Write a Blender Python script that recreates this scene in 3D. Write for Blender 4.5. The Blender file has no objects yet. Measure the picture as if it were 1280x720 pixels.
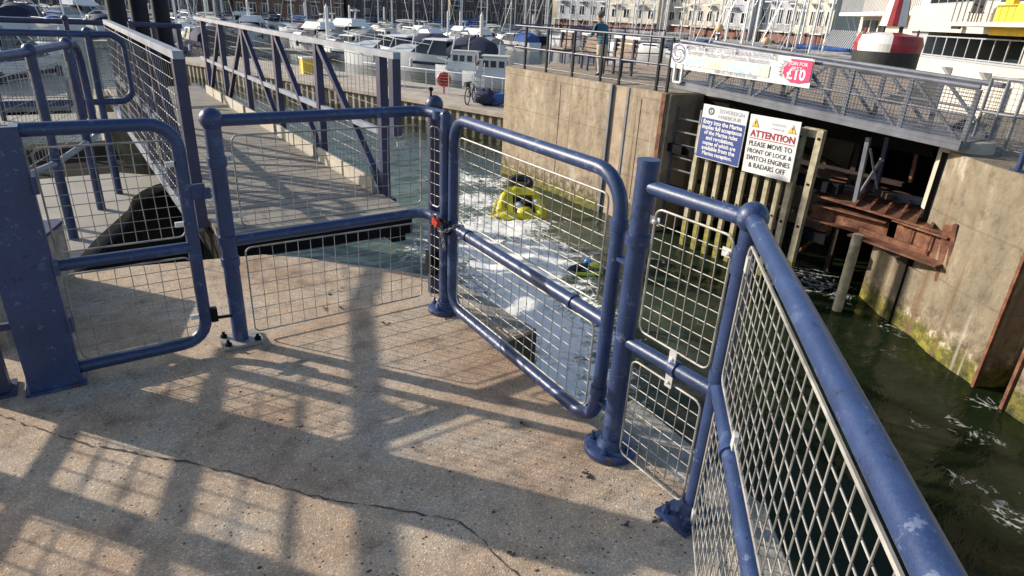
import bpy, math, random
from mathutils import Vector as V, Matrix, noise
random.seed(7)
C = bpy.context.scene.collection
PI = math.pi
H = 1.6                       # eye height above the lock-side slab
WZ = -3.0                     # water level
# ---------------------------------------------------------------- camera
F = 790.0
def _n(v): return v.normalized()
d1 = _n(V((20-640., -18-360., F))); d2 = _n(V((1880-640., 84-360., F)))
a_ = _n(d1+d2); b_ = _n(d1-d2)
d1 = (a_+b_)/2**.5; d2 = (a_-b_)/2**.5
dn = d1.cross(d2)
if dn.y < 0: dn = -dn
RX, RY, RZ = d2, d1, -dn      # world axes in camera coordinates (x right, y down, z forward)
def ray(px, py):
    c = V(((px-640)/F, (py-360)/F, 1.0))
    return V((RX.dot(c), RY.dot(c), RZ.dot(c)))
EYE = V((0, 0, H))
def at_z(px, py, z=0.0):
    r = ray(px, py); return EYE + r*((z-H)/r.z)
def at_x(px, py, x):
    r = ray(px, py); return EYE + r*(x/r.x)
def at_y(px, py, y):
    r = ray(px, py); return EYE + r*(y/r.y)
# ---------------------------------------------------------------- materials
def _nt(name):
    m = bpy.data.materials.new(name); m.use_nodes = True
    nt = m.node_tree; b = nt.nodes['Principled BSDF']
    return m, nt, b
def N(nt, t, **kw):
    n = nt.nodes.new(t)
    for k, v in kw.items():
        if k in n.inputs: n.inputs[k].default_value = v
        else: setattr(n, k, v)
    return n
def c4(c): return (c[0], c[1], c[2], 1.0)
def ramp(nt, src, stops):
    r = nt.nodes.new('ShaderNodeValToRGB'); e = r.color_ramp.elements
    while len(e) < len(stops): e.new(0.5)
    for i, (p, col) in enumerate(stops):
        e[i].position = p; e[i].color = c4(col) if len(col) == 3 else col
    nt.links.new(src, r.inputs[0]); return r
def mix(nt, fac, a, b, mode='MIX'):
    m = nt.nodes.new('ShaderNodeMix'); m.data_type = 'RGBA'; m.blend_type = mode
    for sock, v in ((m.inputs['Factor'], fac), (m.inputs[6], a), (m.inputs[7], b)):
        if isinstance(v, (int, float)): sock.default_value = v
        elif isinstance(v, tuple): sock.default_value = c4(v)
        else: nt.links.new(v, sock)
    return m.outputs[2]
def plain(name, col, rough=.6, metal=0., var=.15, scale=6., bump=0., bscale=60., spec=.5):
    m, nt, b = _nt(name)
    tc = N(nt, 'ShaderNodeTexCoord')
    nz = N(nt, 'ShaderNodeTexNoise', Scale=scale, Detail=5.0); nt.links.new(tc.outputs['Object'], nz.inputs['Vector'])
    lo = tuple(x*(1-var) for x in col); hi = tuple(min(1, x*(1+var)) for x in col)
    r = ramp(nt, nz.outputs['Fac'], [(.3, lo), (.7, hi)])
    nt.links.new(r.outputs[0], b.inputs['Base Color'])
    b.inputs['Roughness'].default_value = rough; b.inputs['Metallic'].default_value = metal
    b.inputs['Specular IOR Level'].default_value = spec
    if bump:
        n2 = N(nt, 'ShaderNodeTexNoise', Scale=bscale, Detail=4.0); nt.links.new(tc.outputs['Object'], n2.inputs['Vector'])
        bp = N(nt, 'ShaderNodeBump', Strength=bump, Distance=.01); nt.links.new(n2.outputs['Fac'], bp.inputs['Height'])
        nt.links.new(bp.outputs[0], b.inputs['Normal'])
    return m
def m_paint():
    m, nt, b = _nt('blue_paint'); tc = N(nt, 'ShaderNodeTexCoord')
    big = N(nt, 'ShaderNodeTexNoise', Scale=5.0, Detail=6.0, Roughness=.65); nt.links.new(tc.outputs['Object'], big.inputs['Vector'])
    fine = N(nt, 'ShaderNodeTexNoise', Scale=38.0, Detail=6.0, Roughness=.7); nt.links.new(tc.outputs['Object'], fine.inputs['Vector'])
    r1 = ramp(nt, big.outputs['Fac'], [(.35, (.015, .030, .088)), (.55, (.021, .044, .126)), (.60, (.025, .052, .145)), (.615, (.055, .084, .180)), (.8, (.050, .078, .18))])
    r2 = ramp(nt, fine.outputs['Fac'], [(.66, (0, 0, 0)), (.70, (1, 1, 1))])
    col = mix(nt, r2.outputs[0], r1.outputs[0], (.10, .12, .19))
    chip = N(nt, 'ShaderNodeTexNoise', Scale=16.0, Detail=9.0, Roughness=.75); nt.links.new(tc.outputs['Object'], chip.inputs['Vector'])
    r3 = ramp(nt, chip.outputs['Fac'], [(.60, (0, 0, 0)), (.615, (1, 1, 1))]); col = mix(nt, r3.outputs[0], col, (.105, .135, .225))
    r6 = ramp(nt, chip.outputs['Fac'], [(.675, (0, 0, 0)), (.685, (1, 1, 1))]); col = mix(nt, r6.outputs[0], col, (.28, .25, .22))
    r4 = ramp(nt, chip.outputs['Fac'], [(.385, (1, 1, 1)), (.40, (0, 0, 0))]); col = mix(nt, r4.outputs[0], col, (.012, .018, .05))
    vor = N(nt, 'ShaderNodeTexVoronoi', Scale=11.0, feature='DISTANCE_TO_EDGE'); vm = N(nt, 'ShaderNodeVectorMath', operation='ADD'); nt.links.new(tc.outputs['Object'], vm.inputs[0]); nt.links.new(chip.outputs['Color'], vm.inputs[1]); nt.links.new(vm.outputs[0], vor.inputs['Vector'])
    r5 = ramp(nt, vor.outputs['Distance'], [(.010, (.85,)*3), (.03, (0, 0, 0))]); col = mix(nt, r5.outputs[0], col, (.075, .105, .20))
    geo = N(nt, 'ShaderNodeNewGeometry'); sz = N(nt, 'ShaderNodeSeparateXYZ'); nt.links.new(geo.outputs['Position'], sz.inputs[0])
    lo = N(nt, 'ShaderNodeMath', operation='MULTIPLY_ADD'); nt.links.new(chip.outputs['Fac'], lo.inputs[0]); lo.inputs[1].default_value = -.55; nt.links.new(sz.outputs['Z'], lo.inputs[2])
    ru = N(nt, 'ShaderNodeMapRange'); nt.links.new(lo.outputs[0], ru.inputs['Value']); ru.inputs['From Min'].default_value = -.29; ru.inputs['From Max'].default_value = -.33
    up = N(nt, 'ShaderNodeMapRange'); nt.links.new(sz.outputs['Z'], up.inputs['Value']); up.inputs['From Min'].default_value = -.06; up.inputs['From Max'].default_value = -.03
    rz = N(nt, 'ShaderNodeMath', operation='MULTIPLY'); nt.links.new(ru.outputs[0], rz.inputs[0]); nt.links.new(up.outputs[0], rz.inputs[1])
    col = mix(nt, rz.outputs[0], col, (.085, .04, .022))
    nt.links.new(col, b.inputs['Base Color'])
    rr = ramp(nt, big.outputs['Fac'], [(.3, (.30,)*3), (.7, (.48,)*3)]); nt.links.new(rr.outputs[0], b.inputs['Roughness'])
    bp = N(nt, 'ShaderNodeBump', Strength=.25, Distance=.004); nt.links.new(fine.outputs['Fac'], bp.inputs['Height']); nt.links.new(bp.outputs[0], b.inputs['Normal'])
    return m
def m_deck():
    m, nt, b = _nt('aggregate_concrete'); tc = N(nt, 'ShaderNodeTexCoord'); P = tc.outputs['Object']
    big = N(nt, 'ShaderNodeTexNoise', Scale=1.6, Detail=7.0, Roughness=.62); nt.links.new(P, big.inputs['Vector'])
    mid = N(nt, 'ShaderNodeTexNoise', Scale=9.0, Detail=5.0); nt.links.new(P, mid.inputs['Vector'])
    vor = N(nt, 'ShaderNodeTexVoronoi', Scale=210.0); nt.links.new(P, vor.inputs['Vector'])
    vor2 = N(nt, 'ShaderNodeTexVoronoi', Scale=70.0); nt.links.new(P, vor2.inputs['Vector'])
    base = ramp(nt, big.outputs['Fac'], [(.28, (.33, .225, .155)), (.40, (.42, .315, .230)), (.52, (.475, .385, .295)), (.62, (.45, .40, .335)), (.69, (.38, .355, .31)), (.78, (.55, .50, .43))])
    peb = nt.nodes.new('ShaderNodeSeparateColor'); nt.links.new(vor.outputs['Color'], peb.inputs[0])
    pr = ramp(nt, peb.outputs[0], [(.0, (.66, .62, .58)), (.3, (.88, .84, .79)), (.7, (1.05, 1.02, .98)), (.93, (1.25, 1.2, 1.1)), (1., (1.8, 1.75, 1.65))])
    col = mix(nt, .9, base.outputs[0], pr.outputs[0], 'MULTIPLY')
    peb2 = nt.nodes.new('ShaderNodeSeparateColor'); nt.links.new(vor2.outputs['Color'], peb2.inputs[0])
    dk = ramp(nt, peb2.outputs[1], [(.93, (0, 0, 0)), (.94, (1, 1, 1))]); dk2 = ramp(nt, vor2.outputs['Distance'], [(.28, (1, 1, 1)), (.36, (0, 0, 0))])
    spots = mix(nt, 1.0, dk.outputs[0], dk2.outputs[0], 'MULTIPLY')
    col = mix(nt, spots, col, (.10, .085, .075))
    st = ramp(nt, mid.outputs['Fac'], [(.28, (.50, .50, .52)), (.42, (.88, .88, .88)), (.55, (1, 1, 1)), (.72, (1.18, 1.12, 1.05))])
    col = mix(nt, .85, col, st.outputs[0], 'MULTIPLY')
    nt.links.new(col, b.inputs['Base Color']); b.inputs['Roughness'].default_value = .88; b.inputs['Specular IOR Level'].default_value = .25
    ad = N(nt, 'ShaderNodeMath', operation='ADD'); nt.links.new(vor.outputs['Distance'], ad.inputs[0]); nt.links.new(mid.outputs['Fac'], ad.inputs[1])
    bp = N(nt, 'ShaderNodeBump', Strength=.5, Distance=.003); nt.links.new(ad.outputs[0], bp.inputs['Height']); nt.links.new(bp.outputs[0], b.inputs['Normal'])
    return m
def m_wall(name, lit=(.40, .32, .22)):
    """lock wall concrete: vertical streaks, barnacles and weed near the water line (by height: growth, not shade)"""
    m, nt, b = _nt(name); geo = N(nt, 'ShaderNodeNewGeometry'); P = geo.outputs['Position']
    mp = N(nt, 'ShaderNodeMapping'); mp.inputs['Scale'].default_value = (1.3, 1.3, .5); nt.links.new(P, mp.inputs['Vector'])
    s = N(nt, 'ShaderNodeTexNoise', Scale=1.5, Detail=9.0, Roughness=.68); nt.links.new(mp.outputs[0], s.inputs['Vector'])
    g = N(nt, 'ShaderNodeTexNoise', Scale=5.0, Detail=10.0, Roughness=.72); nt.links.new(P, g.inputs['Vector'])
    r = ramp(nt, s.outputs['Fac'], [(.30, tuple(x*.45 for x in lit)), (.42, tuple(x*.8 for x in lit)), (.56, lit), (.66, (.46, .41, .33)), (.72, (.30, .25, .19))])
    gr = ramp(nt, g.outputs['Fac'], [(.28, (.42, .38, .34)), (.46, (.9, .9, .9)), (.6, (1.05, 1.05, 1.03)), (.72, (1.25, 1.22, 1.15))])
    col = mix(nt, .9, r.outputs[0], gr.outputs[0], 'MULTIPLY')
    sx = N(nt, 'ShaderNodeSeparateXYZ'); nt.links.new(P, sx.inputs[0])
    wob = N(nt, 'ShaderNodeMath', operation='MULTIPLY_ADD'); nt.links.new(g.outputs['Fac'], wob.inputs[0]); wob.inputs[1].default_value = .9; nt.links.new(sx.outputs['Z'], wob.inputs[2])
    z1 = N(nt, 'ShaderNodeMapRange'); nt.links.new(wob.outputs[0], z1.inputs['Value'])
    z1.inputs['From Min'].default_value = -1.75; z1.inputs['From Max'].default_value = -2.15; z1.inputs['To Min'].default_value = 0; z1.inputs['To Max'].default_value = 1
    z2 = N(nt, 'ShaderNodeMapRange'); nt.links.new(wob.outputs[0], z2.inputs['Value'])
    z2.inputs['From Min'].default_value = -2.12; z2.inputs['From Max'].default_value = -2.3; z2.inputs['To Min'].default_value = 0; z2.inputs['To Max'].default_value = 1
    barn = ramp(nt, g.outputs['Fac'], [(.42, (.13, .10, .07)), (.56, (.25, .20, .13)), (.62, (.5, .46, .38))])
    col = mix(nt, z1.outputs[0], col, barn.outputs[0])
    weed = ramp(nt, g.outputs['Fac'], [(.35, (.030, .032, .010)), (.50, (.12, .11, .02)), (.62, (.27, .24, .03))])
    col = mix(nt, z2.outputs[0], col, weed.outputs[0])
    jz = N(nt, 'ShaderNodeMath', operation='MULTIPLY_ADD'); nt.links.new(g.outputs['Fac'], jz.inputs[0]); jz.inputs[1].default_value = .03; nt.links.new(sx.outputs['Z'], jz.inputs[2])
    pg = N(nt, 'ShaderNodeMath', operation='PINGPONG'); nt.links.new(jz.outputs[0], pg.inputs[0]); pg.inputs[1].default_value = .46
    jr = ramp(nt, pg.outputs[0], [(.008, (.34,)*3), (.022, (0, 0, 0))]); col = mix(nt, jr.outputs[0], col, (.10, .08, .06))
    mr = N(nt, 'ShaderNodeMapping'); mr.inputs['Scale'].default_value = (3.5, 3.5, .12); nt.links.new(P, mr.inputs['Vector'])
    ru = N(nt, 'ShaderNodeTexNoise', Scale=1.3, Detail=4.0); nt.links.new(mr.outputs[0], ru.inputs['Vector'])
    rr_ = ramp(nt, ru.outputs['Fac'], [(.60, (0, 0, 0)), (.70, (.75,)*3)]); col = mix(nt, rr_.outputs[0], col, (.17, .095, .05))
    lm = ramp(nt, ru.outputs['Fac'], [(.30, (.7,)*3), (.38, (0, 0, 0))]); col = mix(nt, lm.outputs[0], col, (.44, .40, .34))
    nt.links.new(col, b.inputs['Base Color']); b.inputs['Roughness'].default_value = .85
    bp = N(nt, 'ShaderNodeBump', Strength=.8, Distance=.04); nt.links.new(g.outputs['Fac'], bp.inputs['Height']); nt.links.new(bp.outputs[0], b.inputs['Normal'])
    return m
def m_rust():
    m, nt, b = _nt('rusty_steel'); geo = N(nt, 'ShaderNodeTexCoord')
    g = N(nt, 'ShaderNodeTexNoise', Scale=5.0, Detail=8.0, Roughness=.7); nt.links.new(geo.outputs['Object'], g.inputs['Vector'])
    r = ramp(nt, g.outputs['Fac'], [(.3, (.035, .018, .012)), (.46, (.13, .05, .028)), (.58, (.21, .09, .045)), (.72, (.31, .19, .12))])
    nt.links.new(r.outputs[0], b.inputs['Base Color']); b.inputs['Roughness'].default_value = .85
    bp = N(nt, 'ShaderNodeBump', Strength=.7, Distance=.02); nt.links.new(g.outputs['Fac'], bp.inputs['Height']); nt.links.new(bp.outputs[0], b.inputs['Normal'])
    return m
def m_water():
    m, nt, b = _nt('water'); geo = N(nt, 'ShaderNodeNewGeometry'); P = geo.outputs['Position']
    at = N(nt, 'ShaderNodeAttribute', attribute_name='foam')
    at2 = N(nt, 'ShaderNodeAttribute', attribute_name='milky')
    warp = N(nt, 'ShaderNodeTexNoise', Scale=1.3, Detail=4.0); nt.links.new(P, warp.inputs['Vector'])
    wv = N(nt, 'ShaderNodeVectorMath', operation='SCALE'); nt.links.new(warp.outputs['Color'], wv.inputs[0]); wv.inputs['Scale'].default_value = 1.1
    av = N(nt, 'ShaderNodeVectorMath', operation='ADD'); nt.links.new(P, av.inputs[0]); nt.links.new(wv.outputs[0], av.inputs[1])
    n = N(nt, 'ShaderNodeTexNoise', Scale=2.6, Detail=9.0, Roughness=.72); nt.links.new(av.outputs[0], n.inputs['Vector'])
    vo = N(nt, 'ShaderNodeTexVoronoi', Scale=3.2); vo.feature = 'DISTANCE_TO_EDGE'; nt.links.new(av.outputs[0], vo.inputs['Vector'])
    # threshold: foam where noise + mask is high, plus lacy cell edges
    ad = N(nt, 'ShaderNodeMath', operation='MULTIPLY_ADD'); nt.links.new(at.outputs['Fac'], ad.inputs[0]); ad.inputs[1].default_value = 1.0
    nc = N(nt, 'ShaderNodeMath', operation='MULTIPLY_ADD'); nt.links.new(n.outputs['Fac'], nc.inputs[0]); nc.inputs[1].default_value = 2.2; nc.inputs[2].default_value = -1.1; nt.links.new(nc.outputs[0], ad.inputs[2])
    lace = N(nt, 'ShaderNodeMapRange'); nt.links.new(vo.outputs['Distance'], lace.inputs['Value'])
    lace.inputs['From Min'].default_value = 0; lace.inputs['From Max'].default_value = .10; lace.inputs['To Min'].default_value = .34; lace.inputs['To Max'].default_value = -.08
    la = N(nt, 'ShaderNodeMath', operation='MULTIPLY'); nt.links.new(lace.outputs[0], la.inputs[0])
    sm = N(nt, 'ShaderNodeMapRange'); nt.links.new(at.outputs['Fac'], sm.inputs['Value']); sm.inputs['From Min'].default_value = .05; sm.inputs['From Max'].default_value = .4
    nt.links.new(sm.outputs[0], la.inputs[1])
    ad2 = N(nt, 'ShaderNodeMath', operation='ADD'); nt.links.new(ad.outputs[0], ad2.inputs[0]); nt.links.new(la.outputs[0], ad2.inputs[1])
    fn = N(nt, 'ShaderNodeTexNoise', Scale=11.0, Detail=6.0, Roughness=.7); nt.links.new(av.outputs[0], fn.inputs['Vector'])
    fm = N(nt, 'ShaderNodeMath', operation='MULTIPLY_ADD'); nt.links.new(fn.outputs['Fac'], fm.inputs[0]); fm.inputs[1].default_value = 1.5; fm.inputs[2].default_value = -.68
    fs_ = N(nt, 'ShaderNodeMath', operation='MULTIPLY'); nt.links.new(fm.outputs[0], fs_.inputs[0]); nt.links.new(sm.outputs[0], fs_.inputs[1])
    ad3 = N(nt, 'ShaderNodeMath', operation='ADD'); nt.links.new(ad2.outputs[0], ad3.inputs[0]); nt.links.new(fs_.outputs[0], ad3.inputs[1]); ad2 = ad3
    fr = ramp(nt, ad2.outputs[0], [(.42, (0, 0, 0)), (.60, (.45,)*3), (.92, (1, 1, 1))])
    base = mix(nt, at2.outputs['Fac'], (.010, .017, .007), (.10, .135, .095))
    col = mix(nt, fr.outputs[0], base, (.86, .87, .84))
    nt.links.new(col, b.inputs['Base Color'])
    ro = ramp(nt, fr.outputs[0], [(0, (.06,)*3), (1, (.7,)*3)]); nt.links.new(ro.outputs[0], b.inputs['Roughness'])
    b.inputs['IOR'].default_value = 1.33; b.inputs['Specular IOR Level'].default_value = .20
    mp = N(nt, 'ShaderNodeMapping'); mp.inputs['Rotation'].default_value = (0, 0, .6); mp.inputs['Scale'].default_value = (1, 2.2, 1); nt.links.new(P, mp.inputs['Vector'])
    w1 = N(nt, 'ShaderNodeTexNoise', Scale=1.5, Detail=5.0, Roughness=.55); nt.links.new(mp.outputs[0], w1.inputs['Vector'])
    hm = N(nt, 'ShaderNodeMath', operation='MULTIPLY_ADD'); nt.links.new(fr.outputs[0], hm.inputs[0]); hm.inputs[1].default_value = .5; nt.links.new(w1.outputs['Fac'], hm.inputs[2])
    bp = N(nt, 'ShaderNodeBump', Strength=.28, Distance=.10); nt.links.new(hm.outputs[0], bp.inputs['Height']); nt.links.new(bp.outputs[0], b.inputs['Normal'])
    return m
def m_stripes(name, a, b_, period, axis='X', rough=.8, bias=.5):
    """boards / courses: narrow darker joints across one object axis"""
    m, nt, b = _nt(name); tc = N(nt, 'ShaderNodeTexCoord'); sx = N(nt, 'ShaderNodeSeparateXYZ'); nt.links.new(tc.outputs['Object'], sx.inputs[0])
    mo = N(nt, 'ShaderNodeMath', operation='PINGPONG'); nt.links.new(sx.outputs[axis], mo.inputs[0]); mo.inputs[1].default_value = period/2
    r = ramp(nt, mo.outputs[0], [(0.0, b_), (period*.06, b_), (period*.10, a)])
    nz = N(nt, 'ShaderNodeTexNoise', Scale=3.0, Detail=7.0, Roughness=.65); nt.links.new(tc.outputs['Object'], nz.inputs['Vector'])
    v = ramp(nt, nz.outputs['Fac'], [(.3, (.62, .60, .58)), (.5, (1, 1, 1)), (.7, (1.2, 1.18, 1.15))])
    nt.links.new(mix(nt, .9, r.outputs[0], v.outputs[0], 'MULTIPLY'), b.inputs['Base Color']); b.inputs['Roughness'].default_value = rough
    return m
def m_brick(name, a, b_, scale=3.):
    m, nt, b = _nt(name); tc = N(nt, 'ShaderNodeTexCoord')
    br = N(nt, 'ShaderNodeTexNoise', Scale=scale, Detail=6.0); nt.links.new(tc.outputs['Object'], br.inputs['Vector'])
    r = ramp(nt, br.outputs['Fac'], [(.35, a), (.65, b_)]); nt.links.new(r.outputs[0], b.inputs['Base Color']); b.inputs['Roughness'].default_value = .85
    return m
M = {}
M['paint'] = m_paint(); M['deck'] = m_deck(); M['greykerb'] = plain('dirty_grey_concrete', (.27, .25, .215), .9, 0., .4, 12., .6, 60.); M['wall'] = m_wall('lock_wall_concrete', (.27, .225, .155)); M['nearwall'] = plain('wall_shade_concrete', (.055, .052, .045), .7, 0., .35, 3., .4, 20.); M['pierwall'] = m_wall('pier_concrete', (.37, .295, .21))
M['rust'] = m_rust(); M['shaderust'] = plain('shaded_rusty_steel', (.035, .022, .017), .9, 0., .4, 5.); M['water'] = m_water()  # darker rust copy holds the shade of the recess frame in its colour
M['galv'] = plain('galvanised_wire', (.30, .29, .265), .55, .3, .4, 14.)
M['clip'] = plain('galvanised_clip', (.60, .60, .58), .5, .3, .2, 20.)
M['truss'] = plain('navy_truss_paint', (.030, .034, .085), .45, 0., .3, 5.)
M['cap'] = plain('pale_worn_handrail', (.27, .30, .37), .42, .2, .2, 4.)
M['bridge'] = plain('grey_bridge_steel', (.165, .175, .205), .5, .2, .25, 4.)
M['board'] = m_stripes('weathered_boards', (.26, .235, .20), (.10, .085, .07), .16, 'Y')
M['prom'] = m_stripes('promenade_paving', (.40, .31, .22), (.24, .19, .14), 1.2, 'X')
M['quay'] = plain('quay_concrete', (.42, .36, .29), .85, 0., .2, 1.5, .3, 20.)
M['sheet'] = plain('sheet_pile_steel', (.34, .29, .22), .7, 0., .3, 1.2)
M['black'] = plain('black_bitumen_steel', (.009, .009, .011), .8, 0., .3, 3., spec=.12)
M['blackpile'] = plain('black_pile_sleeve', (.012, .013, .020), .6, 0., .2, 2., spec=.2)
M['dark'] = plain('recess_shade_concrete', (.014, .013, .012), .9, 0., .3, 2., spec=.1)  # near-black concrete, recess shade put into the colour
M['timber'] = plain('bleached_timber', (.42, .37, .25), .85, 0., .35, 6., .5, 30.)
M['weedwood'] = plain('weedy_timber', (.26, .23, .05), .9, 0., .5, 9., .5, 30.)
M['white'] = plain('white_gelcoat', (.74, .75, .76), .3, 0., .04, 2.)
M['cream'] = plain('cream_gelcoat', (.62, .59, .52), .35, 0., .05, 2.)
M['navygel'] = plain('navy_gelcoat', (.022, .03, .075), .25, 0., .2, 2.)
M['canvas'] = plain('navy_canvas', (.018, .024, .06), .85, 0., .3, 4.)
M['bluecanvas'] = plain('blue_canvas', (.03, .09, .30), .8, 0., .3, 4.)
M['tancanvas'] = plain('grey_canvas', (.30, .30, .29), .85, 0., .2, 4.)
M['glass'] = plain('dark_glass', (.02, .025, .03), .08, 0., .2, 2.)
M['alu'] = plain('aluminium_spar', (.62, .63, .65), .35, .5, .1, 3.)
M['teak'] = plain('pontoon_decking', (.33, .30, .26), .85, 0., .2, 2.)
M['red'] = plain('red_plastic', (.52, .045, .03), .45, 0., .15, 6.)
M['redpaint'] = plain('faded_red_paint', (.30, .03, .035), .5, 0., .25, 3.)
M['whitepaint'] = plain('white_paint', (.78, .77, .74), .5, 0., .06, 3.)
M['signwhite'] = plain('sign_white', (.74, .74, .73), .45, 0., .10, 5.)
M['signblue'] = plain('sign_blue', (.045, .075, .26), .4, 0., .08, 3.)
M['ink'] = plain('sign_ink', (.03, .035, .06), .6, 0., .1, 3.)
M['inkred'] = plain('sign_red', (.35, .02, .05), .6, 0., .1, 3.)
M['inkgrey'] = plain('sign_grey', (.32, .33, .42), .6, 0., .1, 3.)
M['pink'] = plain('banner_pink', (.75, .035, .16), .5, 0., .06, 3.)
def m_wash():
    m, nt, b = _nt('banner_pale_wash'); tc = N(nt, 'ShaderNodeTexCoord'); n = N(nt, 'ShaderNodeTexNoise', Scale=1.6, Detail=3.0, Distortion=1.5); nt.links.new(tc.outputs['Object'], n.inputs['Vector'])
    r = ramp(nt, n.outputs['Fac'], [(.32, (.80, .80, .80)), (.42, (.55, .72, .40)), (.49, (.78, .80, .70)), (.56, (.38, .60, .78)), (.62, (.80, .80, .80)), (.70, (.78, .70, .30))]); nt.links.new(r.outputs[0], b.inputs['Base Color']); b.inputs['Roughness'].default_value = .5; return m
M['pale'] = m_wash()
M['yellow'] = plain('yellow_inflatable', (.62, .55, .02), .4, 0., .12, 5.)
M['yelpaint'] = plain('yellow_render', (.74, .52, .05), .7, 0., .08, 3.)
M['rubber'] = plain('black_rubber', (.02, .02, .022), .65, 0., .3, 6.)
M['render'] = plain('white_render', (.58, .53, .45), .8, 0., .05, .8)
M['creamr'] = plain('cream_render', (.55, .51, .43), .85, 0., .08, .5)
M['greyr'] = plain('grey_cladding', (.36, .38, .42), .6, 0., .1, .6)
M['brick'] = m_brick('brown_brick', (.20, .10, .06), (.30, .17, .11))
M['redbrick'] = m_brick('red_arcade_brick', (.19, .085, .065), (.25, .12, .09))
M['darkbrick'] = m_brick('dark_brick', (.085, .062, .055), (.13, .095, .085))
M['slate'] = plain('slate_roof', (.05, .05, .06), .7, 0., .2, 1.)
M['teal'] = plain('teal_jacket', (.03, .115, .17), .85, 0., .25, 14.)
M['trouser'] = plain('beige_trousers', (.50, .42, .33), .9, 0., .2, 14.)
M['skin'] = plain('skin', (.52, .30, .21), .55, 0., .08, 14.)
M['hair'] = plain('grey_hair', (.16, .12, .09), .8, 0., .3, 60.)
M['wood'] = plain('faded_bench_wood', (.27, .19, .135), .7, 0., .25, 8.)
M['kerb'] = plain('pale_kerb', (.45, .41, .33), .85, 0., .2, 2.)
M['globe'] = plain('lamp_globe', (.62, .42, .25), .35, 0., .1, 3.)
M['lime'] = plain('lime_float', (.45, .60, .04), .45, 0., .1, 3.)
M['azure'] = plain('azure_float', (.02, .16, .50), .4, 0., .1, 3.)
M['crack'] = plain('dirt_joint', (.065, .055, .046), .95, 0., .3, 30.)
M['litter'] = plain('dry_debris', (.07, .055, .04), .95, 0., .4, 30.)
M['bank'] = plain('pale_bank_concrete', (.30, .28, .245), .85, 0., .15, 2., .3, 25.)
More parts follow.
